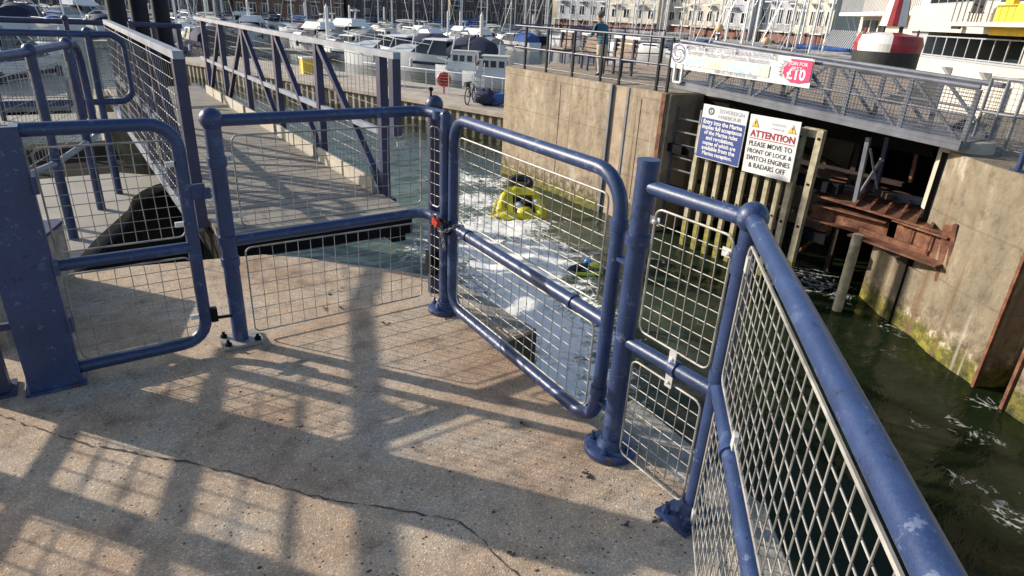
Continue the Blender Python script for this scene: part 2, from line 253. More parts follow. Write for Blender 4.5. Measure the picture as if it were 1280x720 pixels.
# ---------------------------------------------------------------- mesh helpers
class MB:
    def __init__(s): s.v = []; s.f = []; s.mi = []; s.cur = 0
    def add(s, vs, fs):
        o = len(s.v); s.v += [tuple(x) for x in vs]
        for f in fs: s.f.append(tuple(o+i for i in f)); s.mi.append(s.cur)
        return s
    def box(s, c, d, R=None):
        x, y, z = d[0]/2, d[1]/2, d[2]/2
        vs = [V((i*x, j*y, k*z)) for i in (-1, 1) for j in (-1, 1) for k in (-1, 1)]
        if R is not None: vs = [R @ q for q in vs]
        c = V(c)
        return s.add([q+c for q in vs], [(0, 1, 3, 2), (4, 6, 7, 5), (0, 4, 5, 1), (2, 3, 7, 6), (0, 2, 6, 4), (1, 5, 7, 3)])
    def box2(s, a, b):
        return s.box([(a[i]+b[i])/2 for i in range(3)], [abs(a[i]-b[i]) for i in range(3)])
    def bar(s, p, q, w, h, up=(0, 0, 1)):
        p, q = V(p), V(q); d = (q-p); L = d.length; d.normalize(); u = V(up)
        x = d.cross(u)
        if x.length < 1e-4: x = d.cross(V((1, 0, 0)))
        x.normalize(); u = x.cross(d)
        return s.box((p+q)/2, (L, w, h), Matrix((d, x, u)).transposed())
    def tube(s, pts, r, n=10, cap=True, closed=False):
        pts = [V(p) for p in pts]; k = len(pts); rs = r if isinstance(r, (list, tuple)) else [r]*k
        prev = None; vs = []
        for i in range(k):
            if closed: t = pts[(i+1) % k]-pts[i-1]
            else: t = pts[min(i+1, k-1)]-pts[max(i-1, 0)]
            t.normalize()
            if prev is None:
                x = t.cross(V((0, 0, 1)))
                if x.length < 1e-3: x = t.cross(V((0, 1, 0)))
            else: x = prev-t*prev.dot(t)
            x.normalize(); prev = x; y = t.cross(x)
            for j in range(n):
                a = 2*PI*j/n; vs.append(pts[i]+(x*math.cos(a)+y*math.sin(a))*rs[i])
        fs = []
        for i in range(k if closed else k-1):
            i2 = (i+1) % k
            for j in range(n): fs.append((i*n+j, i*n+(j+1) % n, i2*n+(j+1) % n, i2*n+j))
        if cap and not closed: fs += [tuple(range(n-1, -1, -1)), tuple(range((k-1)*n, k*n))]
        return s.add(vs, fs)
    def ball(s, c, r, n=12, sc=(1, 1, 1)):
        c = V(c); vs = []; fs = []; m = n//2
        for i in range(m+1):
            a = PI*i/m
            for j in range(n):
                b = 2*PI*j/n; vs.append(c+V((math.sin(a)*math.cos(b)*r*sc[0], math.sin(a)*math.sin(b)*r*sc[1], math.cos(a)*r*sc[2])))
        for i in range(m):
            for j in range(n): fs.append((i*n+j, (i+1)*n+j, (i+1)*n+(j+1) % n, i*n+(j+1) % n))
        return s.add(vs, fs)
    def lathe(s, c, prof, n=20, sq=1.):
        c = V(c); vs = []; fs = []
        for (r, z) in prof:
            for j in range(n): a = 2*PI*j/n; vs.append(c+V((r*math.cos(a), r*sq*math.sin(a), z)))
        for i in range(len(prof)-1):
            for j in range(n): fs.append((i*n+j, i*n+(j+1) % n, (i+1)*n+(j+1) % n, (i+1)*n+j))
        fs += [tuple(range(n-1, -1, -1)), tuple(range((len(prof)-1)*n, len(prof)*n))]
        return s.add(vs, fs)
    def prism(s, poly, z0, z1):
        n = len(poly); A = sum(poly[i][0]*poly[(i+1) % n][1]-poly[(i+1) % n][0]*poly[i][1] for i in range(n))
        if A < 0: poly = poly[::-1]
        vs = [(x, y, z0) for x, y in poly]+[(x, y, z1) for x, y in poly]
        return s.add(vs, [tuple(range(n-1, -1, -1)), tuple(range(n, 2*n))]+[(i, (i+1) % n, n+(i+1) % n, n+i) for i in range(n)])
    def slab(s, o, u, v, poly, t):
        """polygon in the plane o + a*u + b*v, with thickness t along u x v"""
        o, u, v = V(o), V(u), V(v); w = u.cross(v).normalized()*t; n = len(poly)
        A = sum(poly[i][0]*poly[(i+1) % n][1]-poly[(i+1) % n][0]*poly[i][1] for i in range(n))
        if A < 0: poly = poly[::-1]
        b = [o+u*x+v*y for x, y in poly]
        return s.add(b+[q+w for q in b], [tuple(range(n-1, -1, -1)), tuple(range(n, 2*n))]+[(i, (i+1) % n, n+(i+1) % n, n+i) for i in range(n)])
    def build(s, name, mats, parent=None, smooth=False, loc=None):
        me = bpy.data.meshes.new(name); base = V((0, 0, 0))
        p = parent
        while p is not None: base += p.location; p = p.parent
        if parent is None and loc is not None: base = V(loc)
        me.from_pydata([tuple(V(q)-base) for q in s.v], [], s.f); me.update()
        if not isinstance(mats, (list, tuple)): mats = [mats]
        for m in mats: me.materials.append(m)
        if len(mats) > 1: me.polygons.foreach_set('material_index', s.mi)
        o = bpy.data.objects.new(name, me); C.objects.link(o); o.parent = parent
        if parent is None and loc is not None: o.location = loc
        if smooth:
            me.polygons.foreach_set('use_smooth', [True]*len(me.polygons))
            try: me.set_sharp_from_angle(angle=math.radians(40))
            except Exception: pass
        return o
def tag(o, label, cat, group=None):
    o['label'] = label; o['category'] = cat
    if group: o['group'] = group
    return o
def thing(name, loc, label, cat, group=None):
    o = bpy.data.objects.new(name, None); C.objects.link(o); o.location = loc; o.empty_display_size = .1
    return tag(o, label, cat, group)
def struct(o): o['kind'] = 'structure'; return o
def copy_tree(o, parent=None):
    kids = list(o.children); c = o.copy(); C.objects.link(c); c.parent = parent
    for k in kids: copy_tree(k, c)
    return c
def arc(c, a, b, r, n=6):
    """quarter bend: from c + r*a to c + r*b"""
    c, a, b = V(c), V(a), V(b)
    return [c+(a*math.cos(t)+b*math.sin(t))*r for t in [PI/2*i/n for i in range(n+1)]]
_txt = {}
def text_polys(body, width, bold=0.):
    """flat outline of a line of lettering scaled to WIDTH, as (verts2d, faces, height)"""
    cu = bpy.data.curves.new('t', 'FONT'); cu.body = body; cu.align_x = 'LEFT'; cu.resolution_u = 2; cu.offset = bold
    o = bpy.data.objects.new('t', cu); C.objects.link(o)
    dg = bpy.context.evaluated_depsgraph_get(); dg.update(); ev = o.evaluated_get(dg); me = ev.to_mesh()
    vs = [(q.co.x, q.co.y) for q in me.vertices]; fs = [tuple(p.vertices) for p in me.polygons]
    ev.to_mesh_clear(); bpy.data.objects.remove(o); bpy.data.curves.remove(cu)
    x0 = min(q[0] for q in vs); x1 = max(q[0] for q in vs); k = width/(x1-x0)
    return [((x-x0)*k, y*k) for x, y in vs], fs
def lettering(mb, body, o, u, v, width, sy=1., bold=0.):
    vs, fs = text_polys(body, width, bold); o, u, v = V(o), V(u), V(v)
    mb.add([o+u*x+v*(y*sy) for x, y in vs], fs)

# ================================================================ SETTING
# --- water
def grid_axis(lo, hi, step, far):
    a = []; x = lo
    while x <= hi: a.append(x); x += step
    left = [lo-d for d in far[::-1]]; right = [a[-1]+d for d in far]
    return left+a+right
foam_pts = [((570, 222), .55, .9), ((610, 226), .5, .8), ((625, 285), .85, 1.1), ((600, 310), .8, 1.2), ((650, 320), .95, 1.2), ((660, 370), .95, 1.1), ((690, 420), .9, .9), ((705, 470), .8, .8), ((725, 515), .6, .7), ((640, 355), .8, 1.0), ((590, 360), .5, 1.), ((735, 400), .5, .7), ((760, 350), .3, .7), ((545, 310), .35, .9), ((640, 330), 1.05, 1.0), ((680, 400), 1.0, .8), ((600, 250), .7, .7), ((1010, 350), .42, .8), ((1040, 365), .35, .6), ((1110, 405), .30, .5), ((1100, 430), .16, .6), ((1215, 540), .30, .35), ((1235, 610), .33, .35), ((1265, 640), .33, .35), ((1190, 600), .24, .5), ((1240, 505), .32, .3), ((1150, 520), .20, .5), ((850, 400), .2, .5), ((780, 430), .35, .5), ((830, 330), .25, .5)]
foam_w = [(at_z(p[0], p[1], WZ), s, r) for p, s, r in foam_pts]
milk_w = [(at_z(*p, WZ), s, r) for p, s, r in [((470, 250), .75, 3.5), ((540, 260), .8, 3.0), ((620, 300), .8, 2.6), ((660, 380), .8, 2.2), ((700, 460), .75, 1.6), ((725, 530), .5, 1.2), ((450, 320), .8, 2.2)]]
def make_water():
    xs = grid_axis(-3, 15, .11, [1, 3, 8, 20, 50, 120, 300, 700]); ys = grid_axis(-3, 24, .11, [1, 3, 8, 20, 50, 120, 300, 700])
    nx, ny = len(xs), len(ys); vs = []; fo = []; mi = []
    for y in ys:
        for x in xs:
            f = 0; m_ = 0
            if -3 <= x <= 15 and -3 <= y <= 24:
                for p, s_, r in foam_w:
                    d2_ = (p.x-x)**2+(p.y-y)**2; f = max(f, (1.18 if s_ > .4 else 1.)*s_*math.exp(-d2_/(r*r*1.35)))
                for p, s_, r in milk_w:
                    d2_ = (p.x-x)**2+(p.y-y)**2; m_ = max(m_, s_*math.exp(-d2_/(r*r*1.3)))
                e = min(1, min(x+3, 15-x, y+3, 24-y)/1.0); e = max(0, e)
                amp = (.022+.07*f+.03*m_)*e
                z = WZ+amp*(noise.noise(V((x*1.7, y*1.1, .3)))+.6*noise.noise(V((x*4.1+9, y*3.1, 1.7))))
            else: z = WZ
            vs.append((x, y, z)); fo.append(f); mi.append(m_)
    fs = [(j*nx+i, j*nx+i+1, (j+1)*nx+i+1, (j+1)*nx+i) for j in range(ny-1) for i in range(nx-1)]
    o = MB().add(vs, fs).build('water', M['water'], smooth=True)
    for nm, dat in (('foam', fo), ('milky', mi)):
        a = o.data.attributes.new(nm, 'FLOAT', 'POINT'); a.data.foreach_set('value', dat)
    struct(o)
make_water()
# --- near lock side slab
deck_poly = [(-7, -5), (-7, 4.45), (.0, 4.45), (.97, 4.26), (1.19, 4.08), (1.73, 3.48), (1.90, 3.2), (1.955, 2.45), (1.66, 2.43), (1.645, 1.66), (1.93, 1.66), (1.88, 1.22), (1.84, .9), (1.66, .68), (1.35, .35), (.75, -.25), (.4, -.9), (.4, -5)]
struct(MB().prism(deck_poly, -7, 0).build('lock_side_slab', [M['deck']]))
# wall faces of the slab below the edge, a skin of concrete darkened to stand in for shade, 3 mm proud
sk = MB()
for (x0, y0), (x1, y1) in zip(deck_poly[2:15], deck_poly[3:16]):
    t = V((x1-x0, y1-y0, 0)).normalized(); nrm = V((-t.y, t.x, 0))*.004
    sk.add([V((x0, y0, -.02))+nrm, V((x1, y1, -.02))+nrm, V((x1, y1, -6.5))+nrm, V((x0, y0, -6.5))+nrm], [(0, 1, 2, 3)])
struct(sk.build('lock_wall', M['nearwall']))
ks = MB(); ks.prism([(1.70, 3.38), (1.73, 3.30), (1.80, 3.0), (1.80, 2.46), (1.95, 2.46), (1.895, 3.19)], -.01, .003); ks.prism([(1.70, 1.63), (1.925, 1.65), (1.875, 1.22), (1.835, .9), (1.66, .69), (1.36, .37), (1.28, .43), (1.60, .80), (1.66, 1.0)], -.01, .003)
struct(ks.build('kerb_strip', M['greykerb']))
# joint and crack in the slab
def crack(pts, w, name):
    m = MB(); rnd = random.Random(3); line = []
    P = [at_z(*p, 0) for p in pts]
    for a, b in zip(P, P[1:]):
        n = max(2, int((b-a).length/.025))
        for i in range(n): line.append(a.lerp(b, i/n))
    line.append(P[-1]); vs = []
    for i, p in enumerate(line):
        t = (line[min(i+1, len(line)-1)]-line[max(i-1, 0)]).normalized(); nn = V((-t.y, t.x, 0))
        j = rnd.uniform(-.006, .006); ww = w*rnd.choice((.15, .5, .9, 1.3, 1.7))*(.35+1.3*abs(noise.noise(p*2.3)))*1.6
        vs += [p+nn*(j+ww)+V((0, 0, .003)), p+nn*(j-ww)+V((0, 0, .003))]
    m.add(vs, [(2*i, 2*i+1, 2*i+3, 2*i+2) for i in range(len(line)-1)]); return struct(m.build(name, M['crack']))
crack([(-40, 505), (30, 530), (115, 558), (230, 577), (300, 594), (372, 616), (440, 630), (500, 638), (575, 652)], .0022, 'slab_joint')
crack([(575, 652), (600, 672), (622, 697), (650, 722), (680, 760)], .0026, 'slab_crack')
li = MB(); rnd = random.Random(11)
for i in range(45):
    p = at_z(rnd.uniform(300, 880), rnd.uniform(430, 715), 0)
    r = rnd.uniform(.002, .005)
    li.ball((p.x, p.y, r*.3), r, 6, (rnd.uniform(.7, 2.4), rnd.uniform(.6, 1.2), .4))
for px, py in [(716, 505), (722, 507), (732, 508), (730, 590), (736, 596), (820, 650), (782, 655), (425, 385), (404, 386), (413, 366), (425, 363), (638, 693), (560, 398), (483, 405), (655, 531)]:
    for k in range(5):
        p = at_z(px+rnd.uniform(-5, 5), py+rnd.uniform(-3, 3), 0); li.ball((p.x, p.y, .004), rnd.uniform(.003, .007), 6, (1.6, .8, .5))
o = li.build('scattered_debris', M['litter']); o['kind'] = 'stuff'
tag(o, 'small dark crumbs of dirt scattered over the brown concrete slab', 'debris')
# --- lower pale bank on the left with the curved edge, and the dark gate leaf in its recess
curve = [at_z(*p, -.3) for p in [(60, 400), (92, 330), (118, 300), (140, 280), (160, 262), (166, 247), (178, 238), (194, 231), (212, 226), (232, 222)]]
cp = [(p.x, p.y) for p in curve]
bank = [(-9, 4.46), (cp[0][0], 4.46)]+[q for q in cp if q[1] > 4.5]+[(.46, 8.38), (-9, 8.38)]
struct(MB().prism(bank, -6, -.3).build('left_bank', [M['bank']]))
gl = thing('lock_gate', (.4, 7, -3), 'black curved lock gate leaf lying in the recess under the left footbridge', 'lock gate')
g = MB(); cv = [q for q in cp if q[1] > 4.5]
for a, b in zip(cv, cv[1:]):
    g.slab((a[0]+.05, a[1], -5), (b[0]-a[0], b[1]-a[1], 0), (0, 0, 1), [(0, 0), (1, 0), (1, 4.62), (0, 4.62)], .03)
g.build('skin_plate', M['black'], gl)
MB().prism([(q[0]+.09, q[1]) for q in cv]+[(.84, cv[-1][1]), (.84, 5.3), (.5, 4.6)], -1.5, -1.4).build('top_plate', M['black'], gl)
MB().box2((.80, 5.4, -5), (.84, 12, -1.55)).build('side_plate', M['black'], gl)
# far end wall of the recess on the left side
struct(MB().prism([(-7, 12.1), (.9, 12.1), (.9, 13.0), (-7, 13.0)], -.45, -.3).build('walkway', M['bank']))
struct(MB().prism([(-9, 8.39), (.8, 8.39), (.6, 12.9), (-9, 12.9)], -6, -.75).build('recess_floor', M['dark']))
struct(MB().prism([(.6, 13.5), (2.4, 13.5), (2.4, 14.6), (.6, 14.6)], -6, -.1).build('recess_end_wall', M['wall']))
# --- far side: promenade with the covered recess, right wall
far_poly = [(11.05, 16.05), (11.05, 9.75), (14.5, 9.75), (14.5, 7.3), (30, 12.3), (30, 21), (17.5, 17.5), (13.5, 17.2)]
o = MB().prism(far_poly, -6, .14).build('promenade', M['prom']); struct(o)
# --- far quay with sheet piles
q0, q1 = at_z(200, 72, -2.2), at_z(700, 155, -2.2)
qd = (q1-q0); qd.z = 0; ql = qd.length; qd.normalize(); qn = V((-qd.y, qd.x, 0))
if qn.dot(q0-EYE) < 0: qn = -qn
struct(MB().prism([tuple((q0)[:2]), tuple(q1[:2]), tuple((q1+qn*5.2)[:2]), tuple((q0+qn*5.2)[:2])], -5, -2.2).build('quay', M['quay']))
sp = MB(); n = int(ql/.45); pr = []
for i in range(n):
    for k, off in ((0, 0.), (.35, 0.), (.5, .16), (.85, .16)):
        pr.append(q0+qd*((i+k)*.45)-qn*(.03+off))
sp.add([V((p.x, p.y, -2.26)) for p in pr]+[V((p.x, p.y, -5)) for p in pr], [(i, i+1, len(pr)+i+1, len(pr)+i) for i in range(len(pr)-1)])
w = thing('sheet_pile_wall', tuple(q0), 'beige corrugated sheet pile wall along the edge of the far quay', 'wall')
sp.build('piling', M['sheet'], w)
MB().bar(q0-qn*.12+V((0, 0, -.0)), q1-qn*.12, .34, .16).build('capping_beam', M['quay'], w)

# ================================================================ NEAR RAILINGS
def rrect(o, u, v, w, h, r, n=4):
    """closed loop of a rounded rectangle; o corner, u/v unit axes"""
    o, u, v = V(o), V(u), V(v); P = []
    for cx, cy, a0 in ((w-r, r, -90), (w-r, h-r, 0), (r, h-r, 90), (r, r, 180)):
        for i in range(n+1):
            a = math.radians(a0+90*i/n); P.append(o+u*(cx+r*math.cos(a))+v*(cy+r*math.sin(a)))
    return P
def mesh_panel(par, o, u, v, w, h, nx, ny, name='mesh_panel', mat=None, fr=.0042, wr=.0018):
    m = MB(); o, u, v = V(o), V(u), V(v); nn = u.cross(v).normalized()*wr*.9
    m.tube(rrect(o, u, v, w, h, .03), fr, 6, closed=True)
    rj = random.Random(nx*7+ny)
    for i in range(1, nx):
        x = w*i/nx+rj.uniform(-.003, .003); m.tube([o+u*x+nn, o+u*(x+rj.uniform(-.006, .006))+v*h*.5+nn*rj.uniform(.5, 2), o+u*(x+rj.uniform(-.005, .005))+v*h+nn], wr, 5, cap=False)
    for j in range(1, ny):
        y = h*j/ny+rj.uniform(-.002, .002); m.tube([o+v*y-nn, o+u*w+v*y-nn], wr, 5, cap=False)
    return m.build(name, mat or M['galv'], par)
def clip(par, p, u, d):
    p, u, d = V(p), V(u), V(d); m = MB()
    m.bar(p-d*.004-u*.022, p-d*.004+u*.022, .004, .028, (0, 0, 1)); m.ball(p+d*.004+u*.006, .009, 8)
    return m.build('clip', M['clip'], par)
X, Y, Z = V((1, 0, 0)), V((0, 1, 0)), V((0, 0, 1))
RT = 1.10
def collar(par, p, r, n='collar'):
    return MB().lathe(p, [(r, -.02), (r, .02)], 14).build(n, M['paint'], par, True)
# --- left gate (closed), hung on the broad plate post
lg = thing('pedestrian_gate', (.12, 3.05, 0), 'blue tubular gate hung on the broad flat steel post, in shade at the left', 'gate')
x0, x1, zb = -.134, .395, .065
m = MB(); m.tube([(x0, 3.05, RT)]+arc((x1-.11, 3.05, RT-.11), Z, X, .11)+arc((x1-.11, 3.05, zb+.11), X, -Z, .11)+[(x0, 3.05, zb)], .028, 12)
m.build('frame', M['paint'], lg, True)
MB().tube([(x0, 3.05, .545), (x1, 3.05, .545)], .026, 12).build('mid_rail', M['paint'], lg, True)
mesh_panel(lg, (x0+.02, 3.045, .60), X, Z, .485, .43, 10, 9); mesh_panel(lg, (x0+.02, 3.045, .10), X, Z, .485, .40, 8, 8)
for zz in (.66, .93, .2): MB().box((x1-.045, 3.04, zz), (.035, .014, .022)).build('clip', M['clip'], lg)
lt = MB(); lt.box((x1+.045, 3.04, .80), (.07, .012, .07)); lt.box((x1+.085, 3.04, .79), (.03, .02, .05)); lt.build('latch_plate', M['paint'], lg)
lt = MB(); lt.box((x1+.04, 3.05, .19), (.03, .03, .07)); lt.bar((x1+.04, 3.05, .17), (x1+.12, 3.05, .165), .012, .012); lt.build('drop_bolt', M['black'], lg)
hp = thing('gate_post', (-.25, 3.05, 0), 'broad navy steel plate post carrying the left gate', 'post')
m = MB(); m.box2((-.325, 3.0, .0), (-.135, 3.03, RT+.02)); m.box2((-.325, 3.03, 0), (-.295, 3.10, RT+.02)); m.box2((-.165, 3.03, 0), (-.135, 3.10, RT+.02)); m.build('post_plate', M['paint'], hp)
MB().box2((-.34, 2.985, 0.004), (-.12, 3.16, .016)).build('base_plate', M['paint'], hp)
for zz in (.3, .56, .9): MB().tube([(-.128, 2.99, zz-.035), (-.128, 2.99, zz+.035)], .012, 8).build('hinge', M['paint'], hp)
# second dark post just left of it
p2 = thing('gate_post', (-.36, 3.1, 0), 'second dark navy post half out of the picture at the far left edge', 'post')
MB().box2((-.50, 3.06, 0), (-.39, 3.13, 1.1)).build('post_plate', M['truss'], p2)
MB().box2((-.52, 3.03, .004), (-.37, 3.17, .016)).build('base_plate', M['truss'], p2)
for zz in (.3, .55, .8): MB().bar((-.39, 3.09, zz), (-.325, 3.09, zz), .02, .03).build('spacer', M['paint'], p2)
ku = thing('added_shade_kerb', (-.3, 3.95, 0), 'added low kerb block shading the slab behind the broad gate post', 'kerb')  # block added to throw shade on the slab behind the left gate
MB().bar((-.17, 4.40, .17), (-.47, 3.55, .17), .14, .34).build('concrete_block', M['greykerb'], ku); MB().bar((-.17, 4.40, .352), (-.47, 3.55, .352), .16, .02).build('steel_cap', M['truss'], ku)
# --- railing with ball-topped post, elbow return and round-flanged post
r1 = thing('guard_railing', (1.0, 3.1, 0), 'blue railing panel with a ball topped post on a pale square foot, between both gates', 'railing')
L = V((.545, 3.07, 0)); EL = V((1.595, 3.10, 0)); MP = V((1.625, 2.90, 0))
m = MB(); m.tube([L+Z*.01, L+Z*RT], .037, 16); m.ball(L+Z*(RT+.006), .052, 16); m.build('post', M['paint'], r1, True)
collar(r1, L+Z*.55, .046); collar(r1, L+Z*.44, .043); collar(r1, L+Z*.92, .043)
fp = MB(); fp.box(L+Z*.012, (.19, .15, .016)); fp.build('foot_plate', M['galv'], r1)
[MB().lathe(L+V((sx, sy, .02)), [(.016, 0), (.016, .014), (.008, .016), (.008, .03)], 6).build('bolt', M['black'], r1) for sx, sy in ((-.07, -.05), (.07, -.05), (-.07, .05))]
for zz, nm in ((RT, 'top_rail'), (.54, 'mid_rail')):
    MB().tube([L+Z*zz]+[EL+V((-.10, 0, zz)), EL+V((-.05, 0, zz)), EL+V((-.012, -.02, zz)), EL+V((.012, -.06, zz)), V((MP.x, MP.y, zz))], .028, 12).build(nm, M['paint'], r1, True)
    collar(r1, V((MP.x-.02, MP.y+.05, zz)), .03)
mesh_panel(r1, L+V((.075, .01, .60)), X, Z, .95, .43, 15, 7); mesh_panel(r1, L+V((.075, .01, .035)), X, Z, .95, .455, 15, 7)
rd = V((MP.x-EL.x-.01, MP.y-EL.y, 0)).normalized()
mesh_panel(r1, EL+rd*.05+V((.01, 0, .60)), rd, Z, .10, .43, 2, 7); mesh_panel(r1, EL+rd*.05+V((.01, 0, .035)), rd, Z, .10, .455, 2, 7)
for zz in (.93, .66): clip(r1, L+V((.055, -.0, zz)), X, V((0, -1, 0)))
clip(r1, EL+V((-.13, 0, .93)), X, V((0, -1, 0)))
m = MB(); m.tube([MP+Z*.02, MP+Z*(RT+.01)], .030, 14); m.build('post', M['paint'], r1, True)
def flange(par, p, r=.10):
    m = MB(); m.lathe(p+Z*.003, [(r, 0), (r, .020), (r*.93, .026), (.055, .028), (.042, .06), (.038, .06)], 24); m.build('base_flange', M['paint'], par, True)
    for k in range(4):
        b = MB(); a = k*PI/2+.5; b.lathe(p+V((math.cos(a)*r*.72, math.sin(a)*r*.72, .03)), [(.013, 0), (.013, .012), (.007, .013), (.007, .035)], 6); b.build('bolt', M['paint'], par)
flange(r1, MP, .095)
# --- dark ball-topped post behind
bp = thing('ball_topped_post', (1.72, 3.22, 0), 'dark navy ball topped post standing just behind the chained gate posts', 'post')
BPo = V((1.70, 3.17, 0))
m = MB(); m.tube([BPo+Z*.0, BPo+Z*RT], .036, 14); m.ball(BPo+Z*(RT+.02), .05, 14); m.build('post', M['truss'], bp, True)
m = MB(); m.lathe(BPo+V((-.02, .0, RT+.06)), [(.006, 0), (.006, .03), (.014, .034), (.010, .05)], 8); m.build('lamp_stub', M['black'], bp)
m = MB(); m.box(BPo+V((.0, -.01, .2)), (.09, .07, .14)); m.ball(BPo+V((.02, -.05, .24)), .035, 10); m.ball(BPo+V((-.02, -.05, .16)), .03, 10); m.build('valve_box', M['black'], bp)
# --- central gate
cg = thing('pedestrian_gate', (1.62, 2.2, 0), 'blue tubular gate chained to the middle posts, open water behind its mesh', 'gate')
A = V((1.635, 2.835, 0)); B = V((1.585, 1.555, 0)); gu = (B-A).normalized(); gw = (B-A).length
zb = .055
loop = [A+Z*(zb+.12)]
loop = arc(A+gu*.12+Z*(RT-.12), -gu, Z, .12)+arc(A+gu*(gw-.14)+Z*(RT-.14), Z, gu, .14)+arc(A+gu*(gw-.12)+Z*(zb+.12), gu, -Z, .12)+arc(A+gu*.12+Z*(zb+.12), -Z, -gu, .12)
MB().tube(loop, .0275, 14, closed=True).build('frame', M['paint'], cg, True)
MB().tube([A+Z*.525, B+Z*.525], .028, 14).build('mid_rail', M['paint'], cg, True)
collar(cg, A+gu*.10+Z*.525, .0)
for f in (.13, .83):
    c = MB(); c.tube([A+gu*(gw*f-.012)+Z*.525, A+gu*(gw*f+.012)+Z*.525], .034, 14); c.build('collar', M['paint'], cg, True)
for zz in (.92, .22): collar(cg, B+Z*zz, .034)
mesh_panel(cg, A+gu*.06+Z*.585, gu, Z, gw-.13, .43, 17, 8); mesh_panel(cg, A+gu*.06+Z*.10, gu, Z, gw-.13, .385, 17, 7)
for zz in (.8, .18):
    h = MB(); h.bar(B+Z*zz, B+gu*.11+Z*(zz-.005), .03, .014); h.tube([B+gu*.085+Z*(zz-.035), B+gu*.085+Z*(zz+.03)], .015, 8); h.build('hinge', M['paint'], cg)
# chain and padlock
ch = thing('chain', tuple(MP+V((0, -.03, .55))), 'steel chain looped round the middle gate posts', 'chain')
m = MB()
for k in range(22):
    a = 2*PI*k/22; p = MP+V((.075*math.cos(a), -.035+.095*math.sin(a), .535+.02*math.sin(3*a)))
    t = V((-math.sin(a), math.cos(a), .3*math.cos(3*a))).normalized(); o_ = V((math.cos(a), math.sin(a), 0)) if k % 2 else Z
    m.tube([p+t*(.013*math.cos(b))+o_*(.008*math.sin(b)) for b in [2*PI*q/8 for q in range(8)]], .0032, 5, closed=True)
for k in range(7):
    p = MP+V((-.06, -.06-.006*k, .52-.016*k)); m.tube([p+V((0, .01*math.sin(b) if k % 2 else 0, .012*math.cos(b)))+V((.008*math.sin(b) if not k % 2 else 0, 0, 0)) for b in [2*PI*q/8 for q in range(8)]], .0032, 5, closed=True)
m.build('chain_links', M['galv'], ch)
pk = thing('padlock', tuple(MP+V((-.06, -.02, .55))), 'red padlock hanging on the chain at the middle gate posts', 'padlock')
m = MB(); m.box(MP+V((-.075, -.03, .555)), (.022, .05, .04), Matrix.Rotation(.5, 3, 'X')); m.build('lock_body', M['red'], pk)
m = MB(); m.tube([MP+V((-.075, -.03+.017*math.cos(a), .575+.022*math.sin(a))) for a in [PI*i/8 for i in range(9)]], .004, 6); m.build('shackle', M['galv'], pk)
for zz in (.56, .505):
    b = MB(); b.tube([MP+V((-.05, .01, zz)), MP+V((-.03, -.10, zz))], .011, 8); b.build('latch_bar' if zz > .53 else 'latch_stop', M['black'], pk)
# --- big post, short panel, corner post and long right railing
r2 = thing('guard_railing', (1.56, 1.2, 0), 'blue railing turning the corner at the slab edge with the long handrail at lower right', 'railing')
BG = V((1.575, 1.445, 0)); CN = V((1.562, 1.015, 0))
m = MB(); m.tube([BG+Z*.02, BG+Z*1.165], .037, 18); m.tube([BG+Z*1.165, BG+Z*1.18], .039, 18); m.build('post', M['paint'], r2, True)
flange(r2, BG, .105); collar(r2, BG+Z*.90, .046)
m = MB(); m.tube([CN+Z*.02, CN+Z*RT], .028, 16); m.ball(CN+Z*(RT+.002), .046, 18); m.build('post', M['paint'], r2, True)
fp = MB(); fp.box(CN+V((-.01, .01, .012)), (.17, .14, .018)); fp.lathe(CN+Z*.02, [(.05, 0), (.036, .05)], 14); fp.build('foot_plate', M['paint'], r2)
[MB().lathe(CN+V((sx, sy, .02)), [(.016, 0), (.016, .016), (.009, .018), (.009, .04)], 6).build('bolt', M['paint'], r2) for sx, sy in ((-.07, -.04), (-.07, .05), (.06, .05))]
for zz in (RT-.11, RT-.15, .58): collar(r2, CN+Z*zz, .033)
sd = (CN-BG).normalized(); sl = (CN-BG).length
MB().tube([BG+Z*1.09, CN+Z*1.095], .025, 14).build('top_rail', M['paint'], r2, True)
MB().tube([BG+Z*.505, CN+Z*.52], .024, 14).build('mid_rail', M['paint'], r2, True)
c = MB(); c.tube([BG+sd*(sl*.56)+Z*.513, BG+sd*(sl*.62)+Z*.513], .031, 14); c.build('collar', M['paint'], r2, True)
mesh_panel(r2, BG+sd*.065+Z*.575, sd, Z, sl-.11, .455, 7, 9); mesh_panel(r2, BG+sd*.055+Z*.03, sd, Z, sl-.10, .42, 7, 8)
clip(r2, BG+sd*.06+Z*.985, sd, V((-1, 0, 0))); clip(r2, BG+sd*(sl-.06)+Z*.975, sd, V((-1, 0, 0)))
for zz in (.555, .465):
    c = MB(); c.box(BG+sd*(sl*.57)+V((-.012, 0, zz)), (.004, .03, .05)); c.ball(BG+sd*(sl*.57)+V((-.014, 0, zz-.005)), .008, 8); c.build('clip', M['clip'], r2)
RD = V((.64-1.562, .125-1.015, 0)).normalized(); RE = CN+RD*2.0
MB().tube([CN+Z*RT, CN+RD*.7+Z*(RT+.003), CN+RD*1.5+Z*RT, RE+Z*RT], .0245, 20).build('top_rail', M['paint'], r2, True)
MB().tube([CN+Z*.545, RE+Z*.545], .0235, 14).build('mid_rail', M['paint'], r2, True)
mesh_panel(r2, CN+RD*.055+Z*.60, RD, Z, 1.72, .44, 34, 9, fr=.005, wr=.0020); mesh_panel(r2, CN+RD*.05+Z*.04, RD, Z, 1.72, .455, 34, 9, fr=.005, wr=.0020)
c = MB(); c.tube([CN+RD*.33+Z*.545, CN+RD*.36+Z*.545], .030, 14); c.build('collar', M['paint'], r2, True)
rn = V((-RD.y, RD.x, 0))
